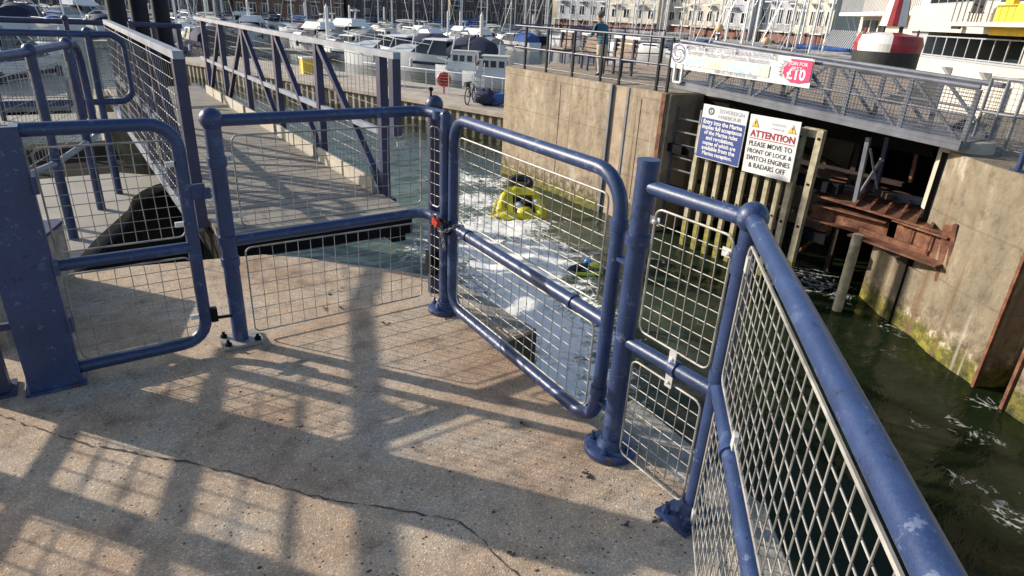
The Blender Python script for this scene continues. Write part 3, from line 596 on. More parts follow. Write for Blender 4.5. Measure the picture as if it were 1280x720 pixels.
for t, zz in ((.07, .985), (.37, .60), (.06, .06)):
    c = MB(); c.box(CN+RD*t+Z*zz, (.03, .012, .045), Matrix.Rotation(math.atan2(RD.y, RD.x), 3, 'Z')); c.ball(CN+RD*t+Z*zz+rn*.008, .009, 8); c.build('clip', M['clip'], r2)
PE = CN+RD*1.83
MB().tube([PE+Z*.02, PE+Z*RT], .031, 14).build('post', M['paint'], r2, True)
fp = MB(); fp.box(PE+Z*.012, (.17, .14, .018)); fp.build('foot_plate', M['paint'], r2)

# ================================================================ LEFT BANK RAILINGS
ra = thing('guard_railing', (0, 6.5, -.3), 'grey blue ramp railing with two ball topped posts and bent end on the left bank', 'railing')
PA, PB = V((-.09, 6.10, 0)), V((.165, 6.92, 0)); bdir = (PB-PA).normalized()
b2 = V((.35, .937, 0)).normalized(); OC = V((-.13, 5.05, 0))+V((.61, -.79, 0))*-.5
PC = OC-b2*.1
for p, r_ in ((PA, .036), (PB, .036), (OC-b2*1.1, .04), (OC-b2*2.17, .058), (OC-b2*3.3, .05)):
    z0 = -.3 if p.y > 4.5 else 0
    m = MB(); m.tube([p+Z*z0, p+Z*1.16], r_, 12); m.ball(p+Z*1.17, max(.05, r_*1.2), 12); m.build('post', M['paint'], ra, True)
MB().tube([OC-b2*4.4+Z*1.13, PC+Z*1.135, PA+Z*1.16, PB+Z*1.16, PB+bdir*.18+Z*1.155, PB+bdir*.26+Z*1.11, PB+bdir*.30+Z*1.0, PB+bdir*.31+Z*.8, PB+bdir*.31+Z*.35], .033, 12).build('top_rail', M['paint'], ra, True)
MB().tube([PC+Z*.33, PA+Z*.33, PB+bdir*.25+Z*.33, PB+bdir*.31+Z*.36], .026, 10).build('lower_rail', M['cap'], ra, True)
mesh_panel(ra, PA+bdir*.06+Z*.42, bdir, Z, .72, .62, 10, 9); mesh_panel(ra, PA-bdir*.8+Z*.42, bdir, Z, .72, .62, 10, 9)
for zz, r_ in ((.815, .022), (1.0, .008), (.575, .024)):  # unseen near run, guessed; rail heights and wires shaped for the slab shadows
    MB().tube([OC-b2*4.4+Z*zz, OC-b2*.9+Z*zz], r_, 10).build('middle_rail', M['paint'], ra, True)
mesh_panel(ra, OC-b2*2.1+Z*.59, b2, Z, .9, .2, 9, 3, wr=.0042); mesh_panel(ra, OC-b2*3.2+Z*.59, b2, Z, .95, .2, 10, 3, wr=.0042); mesh_panel(ra, OC-b2*3.2+Z*.84, b2, Z, .95, .15, 10, 2, wr=.0042); mesh_panel(ra, OC-b2*2.1+Z*.84, b2, Z, .9, .15, 9, 2, wr=.0042); mesh_panel(ra, OC-b2*4.3+Z*.59, b2, Z, .95, .5, 10, 6, wr=.0042)
# second frame (rounded end) further back and far rails across
rb = thing('guard_railing', (-.3, 9.3, -.3), 'navy railing with a rounded right end behind the ramp railing', 'railing')
gx0, gx1 = -3.2, .645
pl = lambda x, z: V((x, 7.45, z))
m = MB(); m.tube([pl(gx0, 1.22)]+arc(pl(gx1-.13, 1.09), Z, X, .13)+arc(pl(gx1-.13, .74), X, -Z, .13)+[pl(gx0, .61)], .030, 10); m.build('frame', M['paint'], rb, True)
for x in (.36, -.9, -1.9):
    m = MB(); m.tube([pl(x, -.3), pl(x, 1.22)], .032, 10); m.ball(pl(x, 1.24), .045, 10); m.build('post', M['paint'], rb, True)
mesh_panel(rb, pl(.40, .66), X, Z, .19, .5, 3, 7); mesh_panel(rb, pl(-.86, .66), X, Z, 1.17, .5, 15, 7)
rc = thing('guard_railing', (-1, 12.6, -.3), 'far navy railing with double top tubes crossing the left bank', 'railing')
for zz, yy in ((1.12, 12.6), (.98, 12.2)):
    MB().tube([(-5, yy, zz), (1.0, yy+.25, zz)], .04, 10).build('top_rail', M['truss'], rc, True)
for x in (-4, -2.9, -1.8, -.7, .35):
    m = MB(); m.tube([(x, 12.5, -.3), (x, 12.5, 1.16)], .036, 8); m.ball((x, 12.5, 1.18), .05, 10); m.build('post', M['truss'], rc, True)
mesh_panel(rc, (-.65, 12.5, .05), X, Z, .95, .88, 12, 11); mesh_panel(rc, (-1.75, 12.5, .05), X, Z, 1.0, .88, 12, 11)
# railing at the far end behind the gangway and the three black piles
rd_ = thing('guard_railing', (1.6, 15.4, -.1), 'short navy railing at the far end of the left footbridge below the black piles', 'railing')
e0, e1 = at_y(160, 30, 15.4), at_y(227, 33, 15.4)
MB().tube([e0, e1], .05, 8).build('top_rail', M['truss'], rd_, True)
for f in (.45, .92, .05):
    p = e0.lerp(e1, f); m = MB(); m.tube([V((p.x, p.y, -.8)), p], .055, 8); m.build('post', M['truss'], rd_, True)
MB().tube([e0-Z*.5, e1-Z*.5], .03, 8).build('mid_rail', M['truss'], rd_, True)
for k, (px, lab) in enumerate(((146, 'black mooring pile behind the footbridge, leftmost of the three'), (174, 'black mooring pile between two others behind the footbridge'), (201, 'black mooring pile behind the footbridge, nearest to the right handrail'))):
    p = at_y(px, 15, 17.0+k*.3); m = MB(); m.lathe((p.x, p.y, -5), [(.185, 0), (.185, 5.4), (.195, 5.45), (.195, 5.5), (.185, 5.55), (.185, 9.6), (.05, 9.75)], 20)
    tag(m.build('mooring_pile', M['blackpile'], None, True), lab, 'pile', 'black piles beyond the left footbridge')

# ================================================================ LEFT FOOTBRIDGE
fbz = thing('footbridge', (1.5, 4.7, 0), 'truss footbridge with weathered boards leading away over the lock gate recess at left', 'footbridge')
fy0, fy1, fxl, fxr = 4.62, 13.4, .78, 2.24
MB().box2((fxl, fy0, .0), (fxr, fy1, .06)).build('deck', M['board'], fbz)
MB().box2((fxl-.02, fy0-.02, -.14), (fxr+.02, fy0+.08, -.003)).build('end_beam', M['black'], fbz)
for x in (fxl+.05, fxr-.05): MB().box2((x-.06, fy0+.09, -.24), (x+.06, fy1, -.003)).build('girder', M['black'], fbz)
ysr = [5.15, 6.72, 8.2, 9.7, 11.1, 12.4]
for side, x in ((0, .70), (1, 2.27)):
    top, mid = 1.27, .60
    ys = ysr if side else [4.80, 6.0, 7.2, 8.4, 9.75]
    ye = 13.0 if side else 9.9
    MB().box2((x-.032, 4.85 if side else 4.75, top-.05), (x+.032, ye, top)).build('handrail', M['cap'], fbz)
    MB().box2((x-.022, ys[0], mid-.025), (x+.022, ye-.1, mid+.025)).build('mid_rail', M['cap'], fbz)
    MB().box2((x-.035, 5.0, -.02 if not side else -.05), (x+.035, ye+1.0, .08 if not side else .05)).build('bottom_chord', M['cap'] if not side else M['truss'], fbz)
    for i, y in enumerate(ys):
        MB().box2((x-.035, y-.04, .081 if not side else .051), (x+.035, y+.04, top-.051)).build('post', M['truss'], fbz)
    for i in range(len(ys)-1):
        a, b = ys[i]+.05, ys[i+1]-.05
        if i < 3: p, q = V((x, b, top-.06)), V((x, a, .09))
        else: p, q = V((x, a, top-.06)), V((x, b, .09))
        MB().bar(p, q, .052, .052, (1, 0, 0)).build('diagonal', M['truss'], fbz)
    if side: MB().box2((x-.035, 4.86, .62), (x+.035, 4.94, top-.051)).build('end_post', M['truss'], fbz)
    m = MB(); xo = x+(.045 if side else -.045)
    y = ys[0]
    while y < ye-.3: m.tube([(xo, y, .10), (xo, y, 1.19)], .002, 4, cap=False); y += .10
    for j in range(12): z = .10+1.09*j/11; m.tube([(xo+.003, ys[0], z), (xo+.003, ye-.3, z)], .002, 4, cap=False)
    m.build('infill_mesh', M['galv'], fbz)
    if side:
        k = MB()
        for i in range(len(ys)-1):
            n = 2
            for t in range(n):
                ya = ys[i]+.06+(ys[i+1]-ys[i]-.1)*t/n; yb = ya+(ys[i+1]-ys[i]-.1)/n*.93
                k.box2((x-.10, ya, .062), (x-.075, yb, .20))
        k.build('kick_board', M['kerb'], fbz)
# leg of the footbridge end
for px, py in ((380, 310), (350, 312)):
    p = at_z(px, py+14, -.02); MB().box2((p.x-.04, p.y+.45, -6), (p.x+.04, p.y+.53, -.25)).build('support_leg', M['black'], fbz)

# ================================================================ FAR SIDE: PIER
XP = 11.0
pr = thing('lock_pier', (11.5, 13, WZ), 'tall sunlit tan concrete pier with a vertical slot, facing the lock water', 'pier')
yl = at_x(632, 84, XP).y; ys0, ys1 = at_x(766, 104, XP).y, at_x(786, 107, XP).y; yr = at_x(835, 115, XP).y
m = MB(); zt = .16
m.prism([(XP, yl), (XP, ys0), (XP+.9, ys0), (XP+.9, ys1), (XP, ys1), (XP, yr), (14.4, yr), (14.4, yl+.8), (11.6, yl+.4)], -6, zt)
m.build('concrete_body', M['pierwall'], pr)
gd = MB()
for y in (ys0+.02, ys1-.02): gd.box2((XP-.02, y-.035, -4), (XP+.05, y+.035, zt-.01))
gd.build('slot_guide', M['bridge'], pr)
gd = MB(); gd.box2((XP-.025, yr+.02, -4), (XP+.03, yr+.14, zt-.01)); gd.build('corner_angle', M['rust'], pr)
for y in (yl-2.6, ys1-.45): MB().box2((XP-.012, y-.02, -2.4), (XP-.002, y+.02, zt-.2)).build('formwork_fin', M['pierwall'], pr)
# railings on the pier
prl = thing('guard_railing', (11.3, 13, zt), 'black two rail railing along the top of the tan concrete pier', 'railing')
a0, a1 = V((11.12, yl-.25, zt)), V((11.12, yr+.15, zt))
pxs = [at_x(px, 80, 11.12).y for px in (656, 683, 716, 752, 776, 824, 838)]
for y in pxs: MB().box2((11.095, y-.028, zt), (11.145, y+.028, zt+1.12)).build('post', M['blackpile'], prl)
for zz in (1.12, .56, .1): MB().tube([V((11.12, a0.y, zt+zz)), V((11.12, a1.y, zt+zz))], .024 if zz > .2 else .014, 8).build('rail', M['truss'], prl)
m = MB(); wx = 11.15
for j in range(9): m.tube([(wx, pxs[2], zt+.6+j*.06), (wx, pxs[3], zt+.6+j*.06)], .004, 4, cap=False)
m.build('wire_infill', M['galv'], prl)
prb = thing('guard_railing', (15, 16, zt), 'dark railing along the back edge of the pier top behind the man', 'railing')
b0, b1 = at_z(648, 78, .14), at_z(862, 98, .14)
b0, b1 = V((13.3, 17.0, zt)), V((17.6, 16.2, zt))
for k in range(9):
    p = b0.lerp(b1, k/8); MB().tube([p, p+Z*1.15], .022, 6).build('post', M['truss'], prb)
for zz in (1.15, .75, .4): MB().tube([b0+Z*zz, b1+Z*zz], .02, 6).build('rail', M['truss'], prb)
MB().tube([V((11.3, yl-.2, zt+1.15)), b0+Z*1.15], .02, 6).build('rail', M['truss'], prb)
# benches on the pier
def bench(px, py, x, label, w=1.2):
    p = at_x(px, py, x); p.z = .15
    t = thing('bench', tuple(p), label, 'bench', 'slatted benches on the pier')
    for k in range(4): MB().box((p.x-.16+.11*k, p.y, p.z+.45), (.09, w, .035)).build('seat_slat', M['wood'], t)
    for k in range(4): MB().box((p.x+.24+.02*k, p.y, p.z+.56+.11*k), (.03, w, .085)).build('back_slat', M['wood'], t)
    for s_ in (-1, 1):
        m = MB(); y = p.y+s_*(w/2-.12); m.box2((p.x-.18, y-.03, p.z), (p.x-.12, y+.03, p.z+.43)); m.box2((p.x+.2, y-.03, p.z), (p.x+.27, y+.03, p.z+.95)); m.box2((p.x-.12, y-.03, p.z+.36), (p.x+.2, y+.03, p.z+.42)); m.build('leg_frame', M['truss'], t)
    MB().box((p.x+.31, p.y, p.z+.99), (.05, w+.06, .06)).build('top_board', M['whitepaint'], t)
bench(728, 91, 13.1, 'slatted bench with white top board just left of the person on the pier', .95)
bench(769, 95, 12.9, 'slatted bench with white top board just right of the person on the pier', .95)
bench(699, 86, 14.2, 'smallest slatted bench, furthest left on the pier', .8)
# --- man leaning on the rail
def person():
    f = at_x(748, 96, 12.2); f.z = .15
    t = thing('person', tuple(f), 'person in a teal jacket and beige trousers leaning on the pier railing, looking left', 'person', None)
    u = Y    # looks towards +Y (left in the picture)
    def P0(a, b, z): return f+V((b, 0, z))+u*a
    P = P0
    vs = []; es = []; rs = []
    SC = .88
    def vtx(p, r): vs.append(tuple((p-f)*SC)); rs.append(r*SC); return len(vs)-1
    pel = vtx(P(-.06, 0, .93), .165); ab = vtx(P(-.02, 0, 1.10), .155); chs = vtx(P(.08, 0, 1.33), .17); nb = vtx(P(.13, 0, 1.47), .085); nk = vtx(P(.16, 0, 1.53), .06)
    h1 = vtx(P(.19, 0, 1.61), .085); h2 = vtx(P(.20, 0, 1.70), .10); h3 = vtx(P(.185, 0, 1.76), .082)
    es += [(pel, ab), (ab, chs), (chs, nb), (nb, nk), (nk, h1), (h1, h2), (h2, h3)]
    for s_ in (-1, 1):
        sh = vtx(P(.09, .19*s_, 1.40), .078); el = vtx(P(.20, .25*s_, 1.14), .058); wr = vtx(P(.43, .17*s_, 1.13), .042); hd = vtx(P(.53, .14*s_, 1.14), .045)
        es += [(chs, sh), (sh, el), (el, wr), (wr, hd)]
        hp_ = vtx(P(-.06, .10*s_, .86), .12); kn = vtx(P(-.02+.05*s_, .11*s_, .50), .08); an = vtx(P(-.06+.09*s_, .11*s_, .09), .055); to = vtx(P(.10+.09*s_, .12*s_, .05), .05)
        es += [(pel, hp_), (hp_, kn), (kn, an), (an, to)]
        for k in range(3):
            f1 = vtx(P(.60, .14*s_+(k-1)*.025, 1.135), .012); es.append((hd, f1)); f2 = vtx(P(.635, .14*s_+(k-1)*.027, 1.10), .010); es.append((f1, f2))
        th = vtx(P(.56, .14*s_-.05*s_, 1.16), .013); es.append((hd, th))
    nz = vtx(P(.31, 0, 1.685), .018); es.append((h2, nz))
    me = bpy.data.meshes.new('body'); me.from_pydata(vs, es, []); o = bpy.data.objects.new('body', me); C.objects.link(o)
    sk = o.modifiers.new('s', 'SKIN'); me.skin_vertices[0].data[0].use_root = True
    for i, r in enumerate(rs): me.skin_vertices[0].data[i].radius = (r, r)
    o.modifiers.new('u', 'SUBSURF').levels = 2; o.modifiers['u'].render_levels = 2
    dg = bpy.context.evaluated_depsgraph_get(); dg.update(); me2 = bpy.data.meshes.new_from_object(o.evaluated_get(dg)); bpy.data.objects.remove(o)
    me2.name = 'body'; me2.materials.clear()
    for k in ('teal', 'trouser', 'skin', 'rubber'): me2.materials.append(M[k])
    for p in me2.polygons:
        c = p.center/SC; p.use_smooth = True
        p.material_index = 2 if (c.z > 1.50 or (c.y > .44 and c.z > 1.0)) else 3 if c.z < .10 else 1 if c.z < .92 else 0
    b = bpy.data.objects.new('body', me2); C.objects.link(b); b.parent = t
    P = lambda a, b, z: f+(P0(a, b, z)-f)*SC
    m = MB(); m.ball(P(.165, 0, 1.735), .10, 14, (1, 1.0, .85)); m.build('hair', M['hair'], t, True)
    m = MB(); m.lathe(P(.145, 0, 1.455), [(.066, 0), (.075, .045), (.06, .065)], 12); m.build('collar', M['teal'], t, True)
    m = MB()
    for s_ in (-1, 1): m.ball(P(.275, .04*s_, 1.715), .014, 8)
    m.build('eyes', M['ink'], t)
    m = MB()
    for s_ in (-1, 1): m.ball(P(.17, .098*s_, 1.69), .028, 8, (.4, 1, 1.3))
    m.build('ears', M['skin'], t)
    MB().box(P(.272, 0, 1.635), (.05, .012, .01)).build('mouth', M['inkred'], t)
    return t
person()
# ================================================================ BRIDGE OVER THE FAR RECESS
br = thing('footbridge', (11.2, 7, 0), 'long grey truss footbridge across the dark gate recess, carrying the white banner', 'footbridge')
XB = 10.95
bl, brr = at_x(845, 108, XB), at_x(1200, 187, XB); tl, tr = at_x(850, 51, XB), at_x(1200, 107, XB)
bl.y = tl.y = (bl.y+tl.y)/2; brr.y = tr.y = brr.y
bd = (brr-bl); bw = 1.15
def bpt(f, g, x=0.):    # f along, g 0 bottom .. 1 top
    p = bl.lerp(brr, f); q = tl.lerp(tr, f); r = p.lerp(q, g); return V((r.x+x, r.y, r.z))
dk = MB()
for (f0, f1) in ((0, 1),):
    a, b = bpt(0, 0), bpt(1, 0)
    dk.add([a, b, b+Z*.10, a+Z*.10, a+X*bw, b+X*bw, b+V((bw, 0, .10)), a+V((bw, 0, .10))], [(0, 1, 2, 3), (4, 7, 6, 5), (0, 4, 5, 1), (3, 2, 6, 7), (0, 3, 7, 4), (1, 5, 6, 2)])
dk.build('deck', M['bridge'], br)
MB().bar(bpt(0, 0, -.03)+Z*.06, bpt(1, 0, -.03)+Z*.06, .05, .15).build('edge_beam', M['bridge'], br)
nb = 6
for side, xo in ((0, 0.), (1, bw-.1)):
    MB().tube([bpt(0, 1, xo), bpt(1, 1, xo)], .04, 8).build('handrail', M['bridge'], br)
    MB().tube([bpt(0, .55, xo), bpt(1, .55, xo)], .022, 8).build('mid_rail', M['bridge'], br)
    for k in range(nb+1): MB().bar(bpt(k/nb, .10, xo), bpt(k/nb, .97, xo), .065, .065, (1, 0, 0)).build('post', M['bridge'], br)
    for k in range(nb):
        a, b = (bpt((k+.06)/nb, .94, xo), bpt((k+.94)/nb, .12, xo)) if k >= 3 else (bpt((k+.06)/nb, .12, xo), bpt((k+.94)/nb, .94, xo))
        MB().bar(a, b, .045, .045, (1, 0, 0)).build('diagonal', M['bridge'], br)
    m = MB(); nn_ = 95
    for k in range(nn_+1): m.tube([bpt(k/nn_, .08, xo-.05), bpt(k/nn_, .96, xo-.05)], .0035, 4, cap=False)
    for j in range(16): m.tube([bpt(0, .08+.88*j/15, xo-.055), bpt(1, .08+.88*j/15, xo-.055)], .004, 4, cap=False)
    m.build('infill_mesh', M['bridge'], br)
# white framed panel at the left end of the bridge
m = MB(); u_ = bpt(.05, 0)-bpt(0, 0)
for a, b in (((0.005, .12), (.005, .52)), ((.04, .12), (.04, .52)), ((.005, .52), (.04, .52)), ((.005, .12), (.04, .12))): m.bar(bpt(a[0], a[1], -.1), bpt(b[0], b[1], -.1), .035, .05, (1, 0, 0))
m.build('white_frame', M['whitepaint'], br)
# floor over the recess and walls coloured dark for its shade
rec = thing('gate_recess', (12, 7, -6), 'dark roofed recess for the lock gate under the long footbridge', 'recess')
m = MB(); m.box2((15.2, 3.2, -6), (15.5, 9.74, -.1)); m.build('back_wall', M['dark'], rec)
MB().box2((XP+.12, yr-.06, -6), (15.2, yr-.003, -.02)).build('side_shade_sheet', M['dark'], rec)  # dark sheet over the pier side, shade put in as colour
MB().prism([(12.14, 9.74), (12.14, 4.75), (15.6, 5.6), (15.6, 9.74)], -.3, .10).build('cover_slab', M['dark'], rec); MB().prism([(12.142, 9.738), (12.142, 4.76), (15.58, 5.61), (15.58, 9.738)], .103, .14).build('paving', M['prom'], rec)  # slab covers the recess to keep it dark, edge coloured as shade
m = MB()
for z in (-.9, -1.9): m.box2((12.4, 5.2, z-.06), (12.5, yr-.02, z+.02))
for y in (6.2, 7.4, 8.6): m.box2((12.5, y-.05, -5), (12.6, y+.05, -.3))
m.bar((11.6, 5.0, -1.0), (14.8, 9.3, -.9), .1, .1); m.bar((11.6, 5.0, -1.75), (13.5, 9.0, -.5), .07, .07)
m.build('inner_frame', M['shaderust'], rec)
MB().prism([(11.235, 4.19), (12.2, 4.605), (13.2, 4.905), (15.1, 5.44), (15.08, 5.52), (13.18, 4.98), (12.18, 4.68), (11.19, 4.25)], -6, -.06).build('return_shade_skin', M['dark'], rec)  # dark skin over the sunny wall return, stands in for cast shade
# --- banner
bn = thing('banner', tuple(bpt(.25, .8, -.12)), 'long white banner with blue spiral and pink starburst tied along the footbridge', 'banner')
def on_bridge(px, py): return at_x(px, py, XB-.11)
c00, c10, c11, c01 = on_bridge(838, 84), on_bridge(1013, 109), on_bridge(1019, 74), on_bridge(843, 52)
bo = c00; bu = ((c10-c00)+(c11-c01))/2; bv = ((c01-c00)+(c11-c10))/2; BW, BH = bu.length, bv.length; bu.normalize(); bv.normalize()
MB().slab(bo, bu, bv, [(0, 0), (BW, 0), (BW, BH), (0, BH)], -.01).build('sheet', M['signwhite'], bn)
nrm = bu.cross(bv).normalized()
if nrm.x > 0: nrm = -nrm
def on(a, b, lay=1): return bo+bu*(a*BW)+bv*(b*BH)+nrm*(.012+.002*lay)
# position of the sheet's visible face
base_off = 0.0
m = MB()
def ringpoly(mb, c, r0, r1, n=28, a0=0, a1=2*PI, spiral=0.):
    vs = []
    for i in range(n+1):
        a = a0+(a1-a0)*i/n; k = 1-spiral*i/n
        for r in (r0*k, r1*k): vs.append(c+bu*(r*math.cos(a))+bv*(r*math.sin(a)))
    mb.add(vs, [(2*i, 2*i+2, 2*i+3, 2*i+1) for i in range(n)])
cc = on(.055, .60)
ringpoly(m, cc, BH*.34, BH*.375); 
for k in range(3): ringpoly(m, cc, BH*.26, BH*.305, 20, k*2.1, k*2.1+3.6, .82)
m.build('spiral_logo', M['signblue'], bn)
m = MB(); lettering(m, 'MAKE THE MOST OF YOUR MARINA EXPERIENCE', on(.115, .82), bu, bv, BW*.66, 1.25, .012)
lettering(m, 'Sovereign Harbour Berth Holders Association', on(.13, .63), bu, bv, BW*.60, 1.3, .008)
m.build('headline_lettering', M['inkgrey'], bn)
m = MB(); lettering(m, 'ask at the marina office', on(.36, .06), bu, bv, BW*.30, 1.2, .01); m.build('small_lettering', M['inkgrey'], bn)
m = MB(); m.add([on(.125, .17, .5), on(.74, .17, .5), on(.74, .60, .5), on(.125, .60, .5)], [(0, 1, 2, 3)]); m.build('chart_wash', M['pale'], bn)
pc = on(.905, .50, 1); m = MB()
m.add([pc+bu*(.082*BW*math.cos(a)*k)+bv*(.40*BH*math.sin(a)*k) for a, k in [(2*PI*i/24, 1 if i % 2 else .93) for i in range(24)]], [tuple(range(24))])
m.add([on(.86, .93, .9), on(.995, .93, .9), on(.995, .22, .9), on(.93, .12, .9)], [(0, 1, 2, 3)])
m.build('pink_burst', M['pink'], bn)
m = MB()
for i in range(26):
    a = PI*.75+PI*1.0*i/25; d_ = bu*math.cos(a)*BW*.085+bv*math.sin(a)*BH*.42; p, q = pc+d_*1.05, pc+d_*(1.35 if i % 2 else 1.2)
    t = bu*(-math.sin(a))*.008+bv*math.cos(a)*.008; q.x = p.x
    a_in = (q-bo).dot(bv)
    if a_in > .01 and a_in < BH-.01 and (q-bo).dot(bu) < BW-.01: m.add([p-t, p+t, q+t*.3, q-t*.3], [(0, 1, 2, 3)])
m.build('burst_rays', M['ink'], bn)
m = MB(); lettering(m, 'JOIN FOR', on(.855, .72, 3), bu, bv, BW*.115, 1.0, .02); lettering(m, 'ONLY', on(.875, .56, 3), bu, bv, BW*.065, 1.0, .02); lettering(m, '\u00a310', on(.852, .24, 3), bu, bv, BW*.115, 1.05, .03)
m.build('offer_lettering', M['signwhite'], bn)
m = MB()
for a in (.005, .25, .5, .75, .995): m.tube([on(a, .96), on(a, 1.06)], .006, 5)
m.build('cable_tie', M['rubber'], bn)
# --- signs on the fender frame
XS = 10.85
def sign(pTL, pTR, pBR, pBL, name, label):
    q = [at_x(*p, XS) for p in (pBL, pBR, pTR, pTL)]
    o_ = q[0]; u_ = ((q[1]-q[0])+(q[2]-q[3]))/2; v_ = ((q[3]-q[0])+(q[2]-q[1]))/2
    w, h = u_.length, v_.length; u_.normalize(); v_.normalize()
    t = thing(name, tuple(o_), label, 'sign'); nn = u_.cross(v_).normalized()
    if nn.x > 0: nn = -nn
    MB().slab(o_-nn*.02, u_, v_, [(0, 0), (w, 0), (w, h), (0, h)], .02*(1 if u_.cross(v_).x < 0 else -1)).build('board', M['signwhite'], t)
    return t, (lambda a, b, l=1: o_+u_*(a*w)+v_*(b*h)+nn*(.002+.002*l)), u_, v_, w, h
t, S, u_, v_, w, h = sign((881, 129), (936, 140), (923, 209), (869, 195), 'information_sign', 'blue and white sign about entry rules, left of the two on the timber piles')
m = MB(); m.add([S(.012, .012), S(.988, .012), S(.988, .755), S(.012, .755)], [(0, 1, 2, 3)]); m.build('blue_field', M['signblue'], t)
m = MB()
for i, (s, a, b) in enumerate((('Entry into the Marina', .06, .94), ('implies full acceptance', .05, .95), ('of the Marina rules', .12, .88), ('and regulations,', .18, .82), ('copies of which are', .12, .88), ('available from the', .12, .88), ('Marina reception.', .15, .84))):
    lettering(m, s, S(a, .655-.096*i, 2), u_, v_, (b-a)*w, 1.05, .03)
m.build('rules_lettering', M['signwhite'], t)
m = MB(); lettering(m, 'SOVEREIGN', S(.38, .885, 2), u_, v_, .55*w, 1.0); lettering(m, 'HARBOUR', S(.38, .785, 2), u_, v_, .50*w, 1.0)
m.build('heading_lettering', M['inkgrey'], t)
m = MB(); c_ = S(.2, .89, 2)
vs = []
for i in range(13):
    a = 2*PI*i/12
    for r in (.05, .075): vs.append(c_+u_*(r*math.cos(a))+v_*(r*math.sin(a)))
m.add(vs, [(2*i, 2*i+2, 2*i+3, 2*i+1) for i in range(12)]); lettering(m, 'S', c_-u_*.02-v_*.03, u_, v_, .04); m.build('emblem', M['ink'], t)
t, S, u_, v_, w, h = sign((939, 141), (1002, 153), (987, 227), (927, 213), 'warning_sign', 'white attention sign with two yellow triangles, right of the blue sign on the timber piles')
m = MB(); m2 = MB(); m3 = MB()
for a in (.13, .87):
    c_ = S(a, .86, 2); m.add([c_+u_*(-.085)-v_*.07, c_+u_*.085-v_*.07, c_+v_*.085], [(0, 1, 2)]); c_ = S(a, .86, 3)
    m2.add([c_+u_*(-.075)-v_*.063, c_+u_*.075-v_*.063, c_+v_*.072], [(0, 1, 2)])
    c_ = S(a, .86, 4); m5 = MB(); m5.add([c_+u_*-.009-v_*.02, c_+u_*.009-v_*.02, c_+u_*.012+v_*.035, c_+u_*-.012+v_*.035], [(0, 1, 2, 3)]); m5.add([c_+u_*-.009-v_*.05, c_+u_*.009-v_*.05, c_+u_*.009-v_*.034, c_+u_*-.009-v_*.034], [(0, 1, 2, 3)]); m5.build('exclamation_mark', M['ink'], t)
m5 = MB(); lettering(m5, 'SOVEREIGN', S(.46, .875, 2), u_, v_, .27*w); lettering(m5, 'HARBOUR', S(.47, .80, 2), u_, v_, .24*w); m5.build('heading_lettering', M['inkgrey'], t)
for i, (s, a, b) in enumerate((('PLEASE MOVE TO', .06, .93), ('FRONT OF LOCK &', .05, .95), ('SWITCH ENGINES', .05, .94), ('& RADARS OFF', .12, .88))):
    lettering(m3, s, S(a, .475-.125*i, 2), u_, v_, (b-a)*w, 1.12, .008)
m.build('triangle_border', M['ink'], t); m2.build('triangle', M['yelpaint'], t); m3.build('instruction_lettering', M['ink'], t)
m = MB(); lettering(m, 'ATTENTION', S(.05, .635, 2), u_, v_, .90*w, 1.0, .03); m.add([S(.04, .60, 2), S(.96, .60, 2), S(.96, .612, 2), S(.04, .612, 2)], [(0, 1, 2, 3)])
m.build('attention_lettering', M['inkred'], t)
# --- timber fender piles
tops = [(872, 190, 'x')]
xs_ = [870, 885, 900, 915, 931, 947, 962, 977]
for k, px in enumerate(xs_):
    p = at_x(px, 195+k*3, XP+.02); y = p.y
    t = thing('fender_pile', (XP+.02, y, WZ), 'bleached timber fender pile with weedy foot, number %s from the pier under the signs' % ('one two three four five six seven eight'.split()[k]), 'pile', 'timber fender piles below the signs')
    t['label'] = ['leftmost timber fender pile under the blue sign', 'second timber fender pile from the pier, under the blue sign', 'third timber fender pile from the pier, under the middle of the blue sign', 'timber fender pile under the right edge of the blue sign', 'timber fender pile under the left edge of the attention sign', 'timber fender pile under the middle of the attention sign, left one', 'timber fender pile under the middle of the attention sign, right one', 'timber fender pile under the right edge of the attention sign'][k]
    MB().box2((XP, y-.045, -2.35), (XP+.09, y+.045, -.35)).build('pile_shaft', M['timber'], t)
    MB().box2((XP-.002, y-.05, -5), (XP+.095, y+.05, -2.352)).build('weedy_foot', M['weedwood'], t)
    for z in (-.95, -1.75): MB().box((XP-.008, y, z), (.02, .03, .03)).build('bolt_head', M['black'], t)
for k, (px, py, lab) in enumerate(((1003, 160, 'tall bleached timber pile right beside the attention sign'), (1026, 163, 'tallest rightmost timber pile next to the rusty steel gate'))):
    p = at_x(px, py, XP); y = p.y
    t = thing('fender_pile', (XP, y, WZ), lab, 'pile', 'tall timber piles beside the signs')
    MB().box2((XP, y-.06, -2.5), (XP+.11, y+.06, p.z)).build('pile_shaft', M['timber'], t); MB().box2((XP-.002, y-.065, -5), (XP+.115, y+.065, -2.502)).build('weedy_foot', M['weedwood'], t)
    for z in (p.z-.15, -1.0, -1.8): MB().box((XP-.008, y, z), (.02, .04, .04)).build('bolt_head', M['black'], t)
    ya = y if k == 0 else ya
MB().box2((XP+.05, y, -.18), (XP+.13, ya, -.02)).build('tie_board', M['timber'], t)
wl = thing('fender_wale', (XP+.2, 7.5, -1), 'dark horizontal wale beams with blocks behind the timber piles', 'beam')
for z in (-1.0, -1.95): MB().box2((XP+.16, 5.7, z-.09), (XP+.36, yr-.05, z+.09)).build('wale', M['black'], wl)
y = 5.9
while y < yr-.2: MB().box2((XP+.06, y-.05, -1.08), (XP+.158, y+.05, -.9)).build('wale_block', M['black'], wl); y += .34
for px, py in ((818, 180), (812, 200)): pass
lad = MB()
